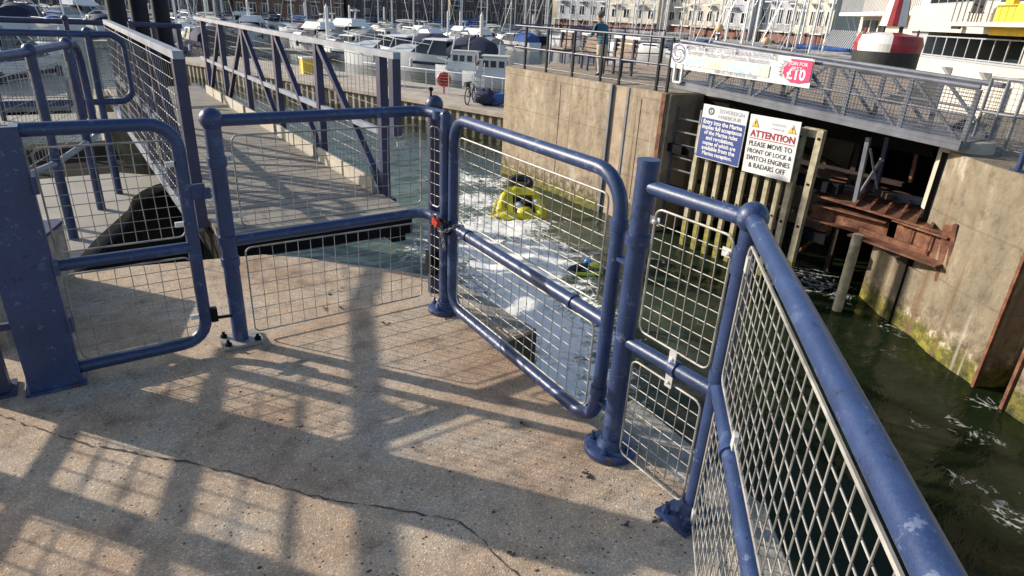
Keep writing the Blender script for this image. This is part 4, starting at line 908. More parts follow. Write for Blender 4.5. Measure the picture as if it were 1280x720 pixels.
for k in range(5): lad.bar((XP+.3, yr-.08, -.35-.28*k), (XP+.3, yr-.75, -.35-.28*k), .03, .03)
for y in (yr-.1, yr-.75): lad.bar((XP+.3, y, -.1), (XP+.3, y, -2.8), .04, .04)
tag(lad.build('wall_ladder', M['bridge']), 'steel ladder in the shade between the tan pier and the piles', 'ladder')
# ================================================================ RUSTY SECTOR GATE
rg = thing('sector_gate', (11.5, 4.8, -1.5), 'rusty steel sector gate walkway with beams and struts in the recess mouth', 'lock gate')
XR = 11.35
def R_(px, py, x=XR): return at_x(px, py, x)
def ibeam(mb, p, q, h, w):
    mb.bar(p, q, .02, h); mb.bar(p+Z*(h/2+.012), q+Z*(h/2+.012), w, .022); mb.bar(p-Z*(h/2+.012), q-Z*(h/2+.012), w, .022)
a, b = R_(1016, 262), R_(1110, 287); m = MB(); ibeam(m, a, b, .26, .34); m.build('upper_beam', M['rust'], rg)
a, b = R_(1070, 292, XR-.30), R_(1180, 331, XR-.5); m = MB(); m.bar(a, b, .46, .03); m.bar(a+V((.1, 0, .05)), b+V((.1, 0, .05)), .04, .1); m.build('bottom_plate', M['rust'], rg)
a, b = R_(1120, 290, XR-.15), R_(1188, 314, XR-.45); m = MB(); ibeam(m, a, b, .40, .34)
for f in (.3, .65, .95): p = a.lerp(b, f); m.box(p-X*.06, (.02, .02, .34))
m.build('lower_beam', M['rust'], rg)
m = MB(); q = [R_(1015, 247, XR-.2), R_(1185, 286, XR-.45), R_(1200, 272, XR+.6), R_(1110, 232, XR+2.2), R_(1040, 225, XR+1.6)]
zz = sum(p.z for p in q[:2])/2; m.prism([(p.x, p.y) for p in q], zz-.03, zz); m.build('walkway_plate', M['rust'], rg)
m = MB()
for k in range(6):
    f = .35+.11*k; p = q[0].lerp(q[1], f); p.z = zz+.02; m.bar(p, p+V((1.1, .35, .05)), .04, .05)
m.build('plate_rib', M['rust'], rg)
m = MB(); m.bar(R_(1086, 172), R_(1068, 256), .07, .07, (1, 0, 0)); m.build('stanchion', M['bridge'], rg)
m = MB(); m.bar(R_(1110, 172, XR+.5), R_(1094, 240, XR+.5), .07, .07, (1, 0, 0)); m.build('stanchion', M['truss'], rg)
m = MB(); m.bar(R_(1149, 182, XR+.9), R_(1138, 228, XR+.9), .06, .06, (1, 0, 0)); m.build('stanchion', M['rust'], rg)
m = MB(); m.bar(R_(1088, 186, XR+.1), R_(1096, 236, XR+.3), .03, .03); m.bar(R_(1102, 198, XR+.3), R_(1072, 246, XR+.1), .04, .04); m.build('cross_brace', M['bridge'], rg)
m = MB()
for k in range(3): m.bar(R_(1000, 222+6*k, XR+.8), R_(1160, 250+3*k, XR+.8), .05, .05)
m.build('long_rod', M['bridge'], rg)
m = MB(); m.bar(R_(1040, 270), R_(1022, 295), .16, .05, (1, 0, 0)); m.bar(R_(1026, 292), R_(985, 325, XR+.3), .05, .05); m.build('hanger', M['rust'], rg)
m = MB(); m.bar(R_(1190, 282, XR-.5), R_(1178, 352, XR-.5), .2, .08, (1, 0, 0)); m.bar(R_(1196, 280, XR-.55), R_(1184, 348, XR-.55), .06, .12, (1, 0, 0)); m.build('anchor_column', M['rust'], rg)
p0, p1 = R_(1077, 290, 10.95), at_z(1046, 388, WZ)
m = MB(); m.tube([V((p1.x, p1.y, -5.5)), V((p1.x, p1.y, p0.z-.02))], .085, 14); tag(m.build('steel_column', M['timber'], None, True), 'pale round column standing in the water under the rusty gate', 'column')
# ================================================================ RIGHT WALL
rw = thing('lock_wall_block', (10.6, 3.3, WZ), 'sunlit tan lock wall with a vertical slot and weedy foot at the right', 'wall')
W0, W1 = V((11.25, 4.18, 0)), V((10.61, 3.36, 0))
wd = V((-.55, -.94, 0)).normalized(); s0, s1 = W1+wd*1.02, W1+wd*1.55
wn = V((wd.y, -wd.x, 0)); 
if wn.x < 0: wn = -wn
W2 = W1+wd*9
body = [W0, W1, s0, s0+wn*.55, s1+wn*.55, s1, W2, W2+V((14, 3, 0)), V((19, 6.5, 0)), V((13.2, 4.9, 0)), V((12.2, 4.6, 0))]
MB().prism([(p.x, p.y) for p in body], -6, -.02).build('concrete_body', M['wall'], rw)
nose = [at_z(1073, 372, WZ), at_z(1158, 440, WZ)]
MB().prism([(nose[0].x, nose[0].y), (W1.x+.07, W1.y+.02), (W1.x+1.0, W1.y+.0), (W0.x+1.2, W0.y+.9), (nose[0].x+.6, nose[0].y+.2)], -6, -1.95).build('nose_block', M['wall'], rw)
m = MB()
for p in (s0, s1): m.bar(V((p.x, p.y, -4))-wn*.02, V((p.x, p.y, -.05))-wn*.02, .05, .05, (wn.x, wn.y, 0))
m.build('slot_guide', M['rust'], rw)
# round plinth under the bridge end
p = at_x(1208, 188, 11.6); m = MB(); m.lathe((p.x, p.y, -1), [(.36, 0), (.36, 1.12), (.34, 1.15)], 20); tag(m.build('bridge_plinth', M['kerb'], None, True), 'round concrete plinth at the right end of the long footbridge', 'plinth')
# railings on the right bank
rr_ = thing('guard_railing', (10.8, 2.4, 0), 'blue mesh railing continuing right from the long footbridge on top of the lock wall', 'railing')
ea, eb = bpt(1.02, 1), at_x(1300, 132, 10.6)
ea = at_x(1206, 108, 10.95); za = ea.z
pts = [ea, at_x(1248, 120, 10.75), at_x(1330, 140, 10.55)]
pts = [V((p.x+.9, p.y, 1.06)) for p in pts]
MB().tube(pts, .026, 8).build('top_rail', M['bridge'], rr_); MB().tube([p-Z*.5 for p in pts], .02, 8).build('mid_rail', M['bridge'], rr_)
for i in range(2):
    for k in range(2):
        p = pts[i].lerp(pts[i+1], k/2); MB().tube([V((p.x, p.y, -.02)), p], .026, 8).build('post', M['bridge'], rr_)
    u_ = pts[i+1]-pts[i]; wl_ = u_.length; u_.normalize()
    mesh_panel(rr_, V((pts[i].x, pts[i].y, .08)), u_, Z, wl_, .95, int(wl_/.08), 12, mat=M['bridge'], fr=.008, wr=.004)
p = at_z(1241, 212+3, -.02); p = at_z(1236, 214, -.02); q = at_z(1272, 214, -.02)
np_ = thing('railing_post', tuple(q), 'single blue post on the wall top at the right edge of the view', 'post')
m = MB(); m.tube([q, q+Z*1.1], .04, 10); m.build('post', M['paint'], np_, True); MB().lathe(q, [(.1, 0), (.1, .02), (.05, .03)], 14).build('base_flange', M['paint'], np_)

# ================================================================ THINGS IN THE LOCK WATER
def frame_tube(pts, r): return pts
yr_ = thing('inflatable_float', tuple(at_z(650, 268, WZ)), 'bright yellow inflatable ring float lying on the foam by the pier', 'float')
ctr = at_z(651, 258, WZ+.22); vd = (ctr-EYE); vd.z = 0; vd.normalize(); sdv = V((vd.y, -vd.x, 0)); upv = (Z*.72+vd*.70).normalized()
shape = [(-.50, -.38), (0, -.44), (.58, -.42), (.62, -.30), (.40, .28), (.28, .40), (-.20, .40), (-.42, .28), (-.56, -.05), (-.56, -.30)]
pts = []
for i in range(len(shape)):
    for k in range(4):
        t = k/4; p0_, p1_, p2_, p3_ = [shape[(i+j-1) % len(shape)] for j in range(4)]
        f = lambda a, b, c, d: .5*((2*b)+(-a+c)*t+(2*a-5*b+4*c-d)*t*t+(-a+3*b-3*c+d)*t**3)
        pts.append(ctr+sdv*.84*f(p0_[0], p1_[0], p2_[0], p3_[0])+upv*.84*f(p0_[1], p1_[1], p2_[1], p3_[1])+Z*.06)
MB().tube(pts, [.10+.04*math.sin(i*.55+1.0)**2 for i in range(len(pts))], 12, closed=True).build('tube_ring', M['yellow'], yr_, True)
m = MB(); m.slab(ctr-Z*.04, sdv, upv, [(-.5, -.36), (.56, -.36), (.34, .3), (-.4, .3)], .05); m.build('floor_sheet', M['rubber'], yr_)
m = MB(); m.slab(ctr+Z*.09+upv*.02, sdv, upv, [(-.44, .16), (.34, .16), (.30, .36), (-.36, .36)], .10); m.slab(ctr+Z*.07, sdv, upv, [(-.30, -.40), (-.16, -.40), (-.22, .2), (-.34, .2)], .10); m.build('upper_panel', M['yellow'], yr_, True)
m = MB(); m.ball(ctr+sdv*.10+upv*-.20+Z*.07, .22, 12, (1, 1, .55)); m.build('seat_cushion', M['yellow'], yr_, True)
for q_ in (sdv*-.06+upv*-.06, sdv*.36+upv*.05): MB().ball(ctr+q_+Z*.08, .13, 10, (1, 1, .7)).build('white_pad', M['white'], yr_, True)
m = MB(); m.ball(ctr+sdv*.14+upv*.03+Z*.12, .14, 10, (1.3, 1, .6)); m.build('dark_strap_pad', M['rubber'], yr_, True)
m = MB(); m.tube([ctr+sdv*-.60+upv*.15, ctr+sdv*-.70+upv*-.25, ctr+sdv*-.45+upv*-.55, ctr+sdv*.62+upv*-.55, ctr+sdv*.72+upv*-.35], .03, 6); m.build('grab_line', M['yellow'], yr_)
c_ = ctr+upv*.58+sdv*-.05+Z*.08
m = MB(); m.tube([c_+sdv*(.24*math.cos(a))+upv*(.13*math.sin(a)) for a in [2*PI*i/18 for i in range(18)]], .10, 8, closed=True); tag(m.build('tyre_fender', M['rubber'], None, True), 'black tyre fender against the pier just behind the yellow float', 'tyre')
bf = thing('small_float', tuple(at_z(730, 342, WZ)), 'small blue and lime float drifting in the lock behind the chained gate', 'float')
c_ = at_z(732, 338, WZ)
m = MB(); m.ball(c_+V((-.1, .1, .06)), .19, 12, (1.5, .45, .35)); m.build('blue_body', M['navygel'], bf, True)
m = MB(); m.ball(c_+V((.16, -.08, .10)), .11, 12, (.9, 1.2, .45)); m.build('lime_end', M['lime'], bf, True)
m = MB(); m.ball(c_+V((.18, .16, .10)), .10, 12, (.8, .9, .7)); m.build('azure_end', M['azure'], bf, True)
m = MB(); m.tube([c_+V((-.35, -.1, .03)), c_+V((-.1, -.3, .03)), c_+V((.15, -.3, .03))], .04, 6); m.build('lime_line', M['lime'], bf)

# ================================================================ FAR QUAY FURNITURE
def Q(px, py): return at_z(px, py, -2.2)
fq = thing('quay_fence', tuple(Q(505, 112)), 'galvanised post and rail fence along the far quay behind the life ring', 'fence')
f0, f1, f2, f3 = Q(455, 106), Q(590, 124), Q(602, 126), Q(640, 132)
for a, b, n in ((f0, f1, 5), (f2, f3, 3)):
    for k in range(n+1): p = a.lerp(b, k/n); MB().tube([p, p+Z*1.1], .025, 6).build('post', M['alu'], fq)
    MB().tube([a+Z*1.1, b+Z*1.1], .025, 6).build('top_rail', M['alu'], fq)
    m = MB()
    for j in range(1, 8): m.tube([a+Z*(1.1*j/8), b+Z*(1.1*j/8)], .005, 4, cap=False)
    m.build('wire_infill', M['galv'], fq)
p = Q(555, 117); qv = V((p.y, -p.x, 0)).normalized(); vv = V((p.x, p.y, 0)).normalized()
lb = thing('life_ring', tuple(p), 'red orange life ring on its post in front of the far quay fence', 'life ring')
MB().tube([p, p+Z*1.05], .04, 8).build('post', M['redpaint'], lb)
m = MB(); m.tube([p-vv*.07+Z*.66+qv*(.28*math.cos(a))+Z*(.28*math.sin(a)) for a in [2*PI*i/24 for i in range(24)]], .075, 8, closed=True); m.build('ring', M['red'], lb, True)
m = MB(); m.slab(p+Z*.38-qv*.2-vv*.02, qv, Z, [(0, 0), (.4, 0), (.4, .6), (0, .6)], .03); m.build('backing_board', M['redpaint'], lb)
# bicycle
p = Q(584, 131); bk = thing('bicycle', tuple(p), 'dark bicycle parked against the ladder on the far quay', 'bicycle')
bu_ = (vv*.93+qv*.36).normalized()
for s_, nm in ((0, 'wheel'), (1, 'wheel')):
    c_ = p+bu_*(1.02*s_)+Z*.35; m = MB(); m.tube([c_+bu_*(.33*math.cos(a))+Z*(.33*math.sin(a)) for a in [2*PI*i/22 for i in range(22)]], .026, 6, closed=True); w_ = m.build(nm, M['rubber'], bk)
    m = MB()
    for k in range(8): a = PI*k/8; m.tube([c_-bu_*(.31*math.cos(a))-Z*(.31*math.sin(a)), c_+bu_*(.31*math.cos(a))+Z*(.31*math.sin(a))], .004, 4)
    m.build('spokes', M['alu'], w_)
m = MB(); B0, B1 = p+Z*.35, p+bu_*1.02+Z*.35; bb_ = p+bu_*.45+Z*.30; st = p+bu_*.32+Z*.82; hd = p+bu_*.85+Z*.80
for a, b in ((B0, bb_), (bb_, st), (st, hd), (bb_, hd), (B0, st), (B1, hd)): m.tube([a, b], .018, 6)
m.build('frame', M['navygel'], bk)
MB().ball(st+Z*.1, .12, 8, (1, .7, .35)).build('saddle', M['rubber'], bk); MB().tube([hd+Z*.12-V((bu_.y, -bu_.x, 0))*.28, hd+Z*.16, hd+Z*.12+V((bu_.y, -bu_.x, 0))*.28], .016, 6).build('handlebar', M['alu'], bk); MB().box(p-bu_*.1+Z*.86, (.2, .2, .2)).build('basket', M['rubber'], bk)
# boarding ladder
p = Q(598, 128); ld = thing('boarding_ladder', tuple(p), 'white boarding ladder with rungs rising from the far quay beside the bicycle', 'ladder')
for s_ in (-1, 1): MB().tube([p+qv*(.22*s_), p+qv*(.22*s_)+Z*1.7], .025, 6).build('stile', M['alu'], ld)
for k in range(7): MB().tube([p-qv*.22+Z*(.2+.23*k), p+qv*.22+Z*(.2+.23*k)], .018, 6).build('rung', M['alu'], ld)
p = Q(612, 131); hb = thing('tarpaulin_heap', tuple(p), 'crumpled navy and pale blue tarpaulin heap behind the quay fence by the pier', 'tarpaulin')
def heap(c, r, sc, seed):
    m = MB(); m.ball(c, r, 18, sc); vs = []
    for v in m.v: q_ = V(v); d_ = noise.noise(q_*3.1+V((seed, 0, 0)))*.22; vs.append(tuple(q_+(q_-c).normalized()*d_))
    m.v = vs; return m
heap(p+qv*-.1+Z*.3, .6, (1, 1.1, .6), 1).build('navy_sheet', M['canvas'], hb, True); heap(p+qv*.35-vv*.3+Z*.3, .42, (1.2, 1, .6), 2).build('pale_blue_sheet', M['bluecanvas'], hb, True)
bb = Q(533, 108)
for px, py, lab in ((385, 92, 'yellow grit box on the far quay seen through the middle of the footbridge truss'), (484, 106, 'yellow grit box on the far quay behind the near end of the footbridge truss')):
    p = Q(px, py); t = thing('grit_box', tuple(p), lab, 'box', 'yellow boxes on the far quay'); MB().box(p+Z*.4, (.7, .6, .8)).build('box_body', M['yelpaint'], t); MB().box(p+Z*.86, (.78, .68, .1)).build('lid', M['whitepaint'], t)

# ================================================================ BOATS
def loft_hull(L, B, Fh, D=.45, transom=.8, n=11):
    """hull from sections; returns MB in local axes: x forward, z up, waterline 0"""
    m = MB(); prof = []
    for i in range(n):
        t = i/(n-1); x = -L/2+L*t
        hb = B/2*(transom+(1-transom)*min(1, t*3))*(1-max(0, (t-.45)/.55)**2.2)
        sh = Fh*(1+.30*max(0, t-.4)**1.3*1.6); k = -D*(1-max(0, (t-.7)/.3)**2)
        hb = max(hb, .02)
        prof.append([(x, hb, sh), (x, hb*.93, sh*.45), (x, hb*.78, 0), (x, 0, k), (x, -hb*.78, 0), (x, -hb*.93, sh*.45), (x, -hb, sh)])
    vs = [v for s_ in prof for v in s_]; k = 7
    fs = [(i*k+j, (i+1)*k+j, (i+1)*k+j+1, i*k+j+1) for i in range(n-1) for j in range(k-1)]
    fs.append(tuple(range(k)))
    m.add(vs, fs)
    dv = [(s_[0][0], s_[0][1]*.97, s_[0][2]-.05) for s_ in prof]+[(s_[6][0], s_[6][1]*.97, s_[6][2]-.05) for s_ in prof]
    m.add(dv, [(i, n+i, n+i+1, i+1) for i in range(n-1)])
    return m
def taper_box(m, x0, x1, y, z0, z1, fx0, fx1, fy):
    """box whose top is inset by fx0 (aft) fx1 (fore) fy (sides)"""
    m.add([(x0, -y, z0), (x1, -y, z0), (x1, y, z0), (x0, y, z0), (x0+fx0, -y+fy, z1), (x1-fx1, -y+fy, z1), (x1-fx1, y-fy, z1), (x0+fx0, y-fy, z1)],
          [(0, 3, 2, 1), (4, 5, 6, 7), (0, 1, 5, 4), (1, 2, 6, 5), (2, 3, 7, 6), (3, 0, 4, 7)]); return m
def arch_cover(m, x0, x1, y, z0, z1, n=8):
    vs = []
    for i, x in enumerate((x0, x0+.25*(x1-x0), x1-.2*(x1-x0), x1)):
        k = (.75, 1, .95, .6)[i]
        for j in range(n+1): a = PI*j/n; vs.append((x, y*math.cos(a), z0+(z1-z0)*k*math.sin(a)**.7))
    m.add(vs, [(i*(n+1)+j, (i+1)*(n+1)+j, (i+1)*(n+1)+j+1, i*(n+1)+j+1) for i in range(3) for j in range(n)]+[tuple(range(n+1)), tuple(range(3*(n+1), 4*(n+1)))[::-1]])
    return m
def cruiser(hull, canopy, fly=False):
    t = thing('motor_cruiser', (0, 0, 0), '-', 'boat')
    loft_hull(8.6, 2.9, 1.15).build('hull', M[hull], t, True)
    m = MB(); m.box2((-4.2, -1.452, .55), (1.2, -1.44, .72)); m.box2((-4.2, 1.44, .55), (1.2, 1.452, .72)); m.build('rubbing_strake', M['navygel'], t)
    taper_box(MB(), -.6, 3.3, 1.05, 1.15, 1.62, .1, 1.2, .2).build('coachroof', M['white'], t)
    taper_box(MB(), -1.4, 1.3, 1.2, 1.15, 2.0, .2, 1.0, .22).build('windscreen', M['glass'], t)
    m = MB(); taper_box(m, -1.3, .5, 1.02, 2.003, 2.10, .1, .25, .1)
    for s_ in (-1, 1): m.bar((1.25, s_*1.1, 1.2), (.3, s_*.98, 2.02), .06, .06); m.bar((.0, s_*1.2, 1.2), (-.3, s_*1.0, 2.02), .06, .06)
    m.build('windscreen_frame', M['white'], t)
    arch_cover(MB(), -3.9, -1.3, 1.28, 1.15, 2.35 if not fly else 2.0).build('canopy', M[canopy], t, True)
    m = MB()
    for s_ in (-1, 1): m.tube([(-1.7, s_*1.3, 1.15), (-1.9, s_*1.1, 2.3), (-2.0, s_*.5, 2.62)], .05, 6)
    m.tube([(-2.0, -.5, 2.62), (-2.0, .5, 2.62)], .07, 6); m.build('radar_arch', M['white'], t)
    m = MB()
    for s_ in (-1, 1):
        m.tube([(-.2, s_*1.3, 1.75), (2.5, s_*.95, 1.95), (4.2, s_*.12, 2.1)], .025, 5)
        for x, y, z in ((.8, 1.27, 1.22), (2.4, .98, 1.3), (3.6, .48, 1.45)): m.tube([(x, s_*y, z), (x, s_*y, z+.62)], .02, 5)
    m.build('pulpit_rail', M['alu'], t)
    if fly:
        taper_box(MB(), -2.2, 1.0, 1.0, 2.1, 2.75, .2, .8, .15).build('flybridge', M['white'], t)
        m = MB(); m.tube([(-1.5, 0, 2.75), (-1.7, 0, 3.6)], .07, 6); m.box((-1.6, 0, 3.5), (.3, .9, .12)); m.build('radar_mast', M['white'], t)
    for x in (-2.5, 1.0):
        for y in (-1.54, 1.54): MB().lathe((x, y, .3), [(.02, 0), (.12, .08), (.12, .5), (.02, .58)], 8).build('fender', M['navygel' if canopy != 'canvas' else 'white'], t)
    return t
def fisher():
    t = thing('fishing_boat', (0, 0, 0), '-', 'boat')
    loft_hull(6.6, 2.4, .95).build('hull', M['white'], t, True)
    m = MB(); taper_box(m, -.4, 2.2, .92, .9, 2.35, .05, .7, .12); m.build('wheelhouse', M['white'], t)
    m = MB()
    for s_ in (-1, 1):
        for x in (-.2, .45, 1.05): m.box((x+.25, s_*.865, 1.85), (.42, .05, .48), Matrix.Rotation(s_*.08, 3, 'X'))
    m.box((-.375, .35, 1.6), (.03, .5, 1.1)); m.box((1.98, 0, 1.85), (.08, 1.4, .5), Matrix.Rotation(-.42, 3, 'Y')); m.build('window', M['glass'], t)
    MB().box((.6, 0, 2.40), (2.2, 1.8, .08)).build('roof', M['cream'], t)
    m = MB(); m.tube([(.4, 0, 2.4), (.3, 0, 3.5)], .035, 6); m.bar((.33, -.3, 3.1), (.33, .3, 3.1), .05, .05); m.build('aerial_mast', M['alu'], t)
    m = MB(); m.box((-3.35, 0, .75), (.35, .4, .55)); m.box((-3.45, 0, .1), (.15, .2, .9)); m.build('outboard', M['rubber'], t)
    m = MB()
    for s_ in (-1, 1): m.tube([(1.4, s_*1.0, 1.5), (3.2, s_*.1, 1.75)], .022, 5); m.tube([(2.2, s_*.75, 1.05), (2.2, s_*.72, 1.58)], .02, 5)
    m.build('pulpit_rail', M['alu'], t)
    m = MB(); m.box((-2.2, .5, 1.05), (.5, .5, .4)); m.box((-1.4, -.5, 1.0), (.6, .4, .3)); m.build('deck_crate', M['red'], t)
    return t
def yacht(hull, cover, L=9.5, mh=12.):
    t = thing('sailing_yacht', (0, 0, 0), '-', 'boat')
    loft_hull(L, 3.0, 1.0, transom=.7).build('hull', M[hull], t, True)
    taper_box(MB(), -1.2, 2.4, .95, .98, 1.42, .1, 1.0, .15).build('coachroof', M['white'], t)
    for y in (-.9, .9): MB().box2((-.8, y-.04, 1.12), (1.4, y+.04, 1.3)).build('cabin_window', M['glass'], t)
    m = MB(); m.tube([(.9, 0, 1.0), (.85, 0, mh)], [.12, .085], 8)
    m.bar((.87, -.75, mh*.42), (.87, .75, mh*.42), .05, .04); m.bar((.87, -.5, mh*.7), (.87, .5, mh*.7), .05, .04); m.build('mast', M['alu'], t)
    m = MB(); m.tube([(.8, 0, 2.0), (-3.2, 0, 2.1)], .06, 6); m.build('boom', M['alu'], t)
    m = MB(); m.tube([(.7, 0, 2.25), (-1.2, 0, 2.28), (-3.1, 0, 2.2)], [.20, .19, .10], 8); m.build('sail_cover', M[cover], t, True)
    m = MB(); m.tube([(L/2-.1, 0, 1.3), (.86, 0, mh*.97)], .035, 5); m.tube([(-L/2+.1, 0, 1.1), (.85, 0, mh)], .012, 4)
    for s_ in (-1, 1): m.tube([(.7, s_*1.3, 1.0), (.87, s_*.75, mh*.42), (.86, 0, mh*.95)], .012, 4)
    m.build('rigging', M['alu'], t)
    arch_cover(MB(), -2.0, -.9, 1.05, 1.05, 1.9).build('spray_hood', M[cover], t, True)
    m = MB()
    for s_ in (-1, 1):
        m.tube([(-L/2+.2, s_*1.0, 1.65), (0, s_*1.42, 1.65), (L/2-.6, s_*.3, 1.8)], .014, 4)
        for x in (-3.5, -1.5, .5, 2.3): m.tube([(x, s_*(1.4 if x < 1 else 1.15), 1.0), (x, s_*(1.4 if x < 1 else 1.15), 1.65)], .014, 4)
    m.build('guard_rail', M['alu'], t)
    return t
protos = {'cn': cruiser('white', 'canvas'), 'cw': cruiser('white', 'tancanvas', True), 'cb': cruiser('navygel', 'canvas'), 'cl': cruiser('white', 'bluecanvas'),
          'f': fisher(), 'yb': yacht('white', 'bluecanvas'), 'yg': yacht('white', 'tancanvas', 9.0, 12.5), 'yn': yacht('navygel', 'tancanvas', 10.5, 14.), 'yw': yacht('white', 'canvas', 8.5, 11.)}
kindtxt = {'cn': 'white motor cruiser with navy canopy', 'cw': 'white flybridge motor cruiser with grey canopy', 'cb': 'navy hulled motor cruiser with dark canopy', 'cl': 'white motor cruiser with bright blue canopy', 'f': 'small white fishing boat with wheelhouse', 'yb': 'white sailing yacht with blue sail cover', 'yg': 'white sailing yacht with grey sail cover', 'yn': 'navy sailing yacht with pale sail cover', 'yw': 'white sailing yacht with navy sail cover'}
used = set()
def boat(k, px, py, ang, label=None, sc=1., group='boats moored in the marina'):
    p = at_z(px, py, WZ)
    if px > 660:
        lim = 150-(px-690)*.13-14-random.random()*22; L_ = V((p.x, p.y, 0)).length
        if L_ > lim: p = V((p.x*lim/L_, p.y*lim/L_, WZ))
    o = protos[k] if k not in used else copy_tree(protos[k]); used.add(k)
    o.location = p; o.rotation_euler = (random.uniform(-.01, .01), 0, ang); o.scale = (sc,)*3
    o['label'] = label or kindtxt[k]; o['group'] = group
    return o
vang = lambda px, py: math.atan2(at_z(px, py, WZ).y, at_z(px, py, WZ).x)
D = math.radians
near = [('cn', 498, 84, D(125), 'white motor cruiser with navy canopy and dark stripe, second from the fishing boats'), ('cn', 545, 90, D(125), 'white motor cruiser with navy canopy moored right beside the fishing boats'),
 ('f', 590, 101, D(135), 'white fishing boat with tall wheelhouse moored behind the life ring'), ('f', 628, 110, D(140), 'white fishing boat moored closest to the pier, behind the ladder'),
 ('cl', 640, 62, D(100), 'motor cruiser under a bright blue cover just left of the pier railing'), ('cw', 590, 66, D(105), 'white flybridge cruiser behind the fishing boats'),
 ('cn', 440, 74, D(112), 'white motor cruiser with navy canopy above the near end of the footbridge truss'), ('cw', 320, 50, D(60), 'white flybridge cruiser lying above the middle of the left footbridge'),
 ('cw', 395, 62, D(110), 'white flybridge cruiser with grey canopy left of the navy canopy boats'), ('cb', 252, 66, D(95), 'navy hulled cruiser between the two handrails of the left footbridge'),
 ('cw', 112, 32, D(35), 'large white flybridge cruiser above the far railing at the left'), ('cn', 40, 36, D(75), 'white cruiser with navy canopy at the far left above the railings'), ('cl', 8, 110, D(60), 'white boat low behind the left mesh railings')]
for k, px, py, an, lab in near:
    boat(k, px, py, an, lab, .82 if k == 'f' else 1.2 if 480 < px < 560 else 1.0 if px > 120 else 1.25)
near_px = [(a[1], a[2]) for a in near]
rb2 = random.Random(21)
far_words = {}
rows = [(58, 30, 640, 46), (47, 10, 660, 38), (39, 0, 690, 32), (32, -10, 860, 27), (27, -10, 1000, 24)]
cnt = 0
for dy, xa, xb, st_ in rows:
    px = xa
    while px < xb:
        hy = 11+.0475*(px-640); py = hy+dy+rb2.uniform(-2, 2)
        k = rb2.choice(['cn', 'cw', 'cw', 'yb', 'yw', 'yn', 'yg', 'f', 'cb', 'f'] if dy > 40 else ['yb', 'yw', 'yn', 'yg', 'yw', 'cw', 'cn', 'yg'])
        if not any(abs(px-a) < 34 and abs(py-b) < 9 for a, b in near_px) and not (px > 640 and dy > 40):
            where = 'left part' if px < 240 else 'middle part' if px < 470 else 'right part' if px < 640 else 'beyond the pier'
            row = {58: 'second row', 47: 'third row', 39: 'fourth row', 32: 'fifth row', 27: 'last row by the houses'}[dy]
            boat(k, px, py, D(rb2.choice([100, 112, 120, -65, -75]))+rb2.uniform(-.06, .06), '%s, %s, %s' % (kindtxt[k], row, where), rb2.uniform(.75, 1.15)); cnt += 1
        px += st_*rb2.uniform(.75, 1.25)
px = 545.
while px < 1050:
    hy = 11+.0475*(px-640); dy = rb2.uniform(27, 35); k = rb2.choice(['yb', 'yw', 'yn', 'yg', 'yg'])
    boat(k, px, hy+dy, D(rb2.choice([100, 112, -70]))+rb2.uniform(-.06, .06), '%s among the dense masts %s' % (kindtxt[k], 'left of the standing man' if px < 700 else 'behind the standing man' if px < 840 else 'above the banner'), rb2.uniform(.9, 1.3)); px += rb2.uniform(13, 21)
for k in list(protos):
    if k not in used:
        def rm(o):
            for c in list(o.children): rm(c)
            bpy.data.objects.remove(o)
        rm(protos[k])
# pontoons between the rows
for dy, lab in ((66, 'long timber pontoon between the nearest moored boats'), (43, 'long timber pontoon among the middle rows of boats'), (35, 'long timber pontoon among the far rows of boats')):
    a, b = at_z(120, 11+.0475*(120-640)+dy, -2.6), at_z(620 if dy > 40 else 800, 11+.0475*(0 if dy > 40 else 160)+dy, -2.6)
    t = thing('pontoon', tuple(a), lab, 'pontoon'); MB().bar(a, b, 2.0, .3).build('walkway', M['teak'], t)
    d_ = (b-a).normalized(); m = MB(); L_ = (b-a).length; k = 6.
    while k < L_: p = a+d_*k+V((-d_.y, d_.x, 0))*1.15; MB().lathe((p.x, p.y, -5), [(.17, 0), (.17, 6.2), (.02, 6.5)], 8).build('mooring_post', M['whitepaint'], t); k += 14.

t = thing('pontoon', (-5, 35, -2.6), 'broad pale pontoon low behind the left mesh railings', 'pontoon'); MB().prism([(-14, 30.5), (.4, 30.5), (.6, 40), (-14, 40)], -2.75, -2.4).build('walkway', M['bank'], t)
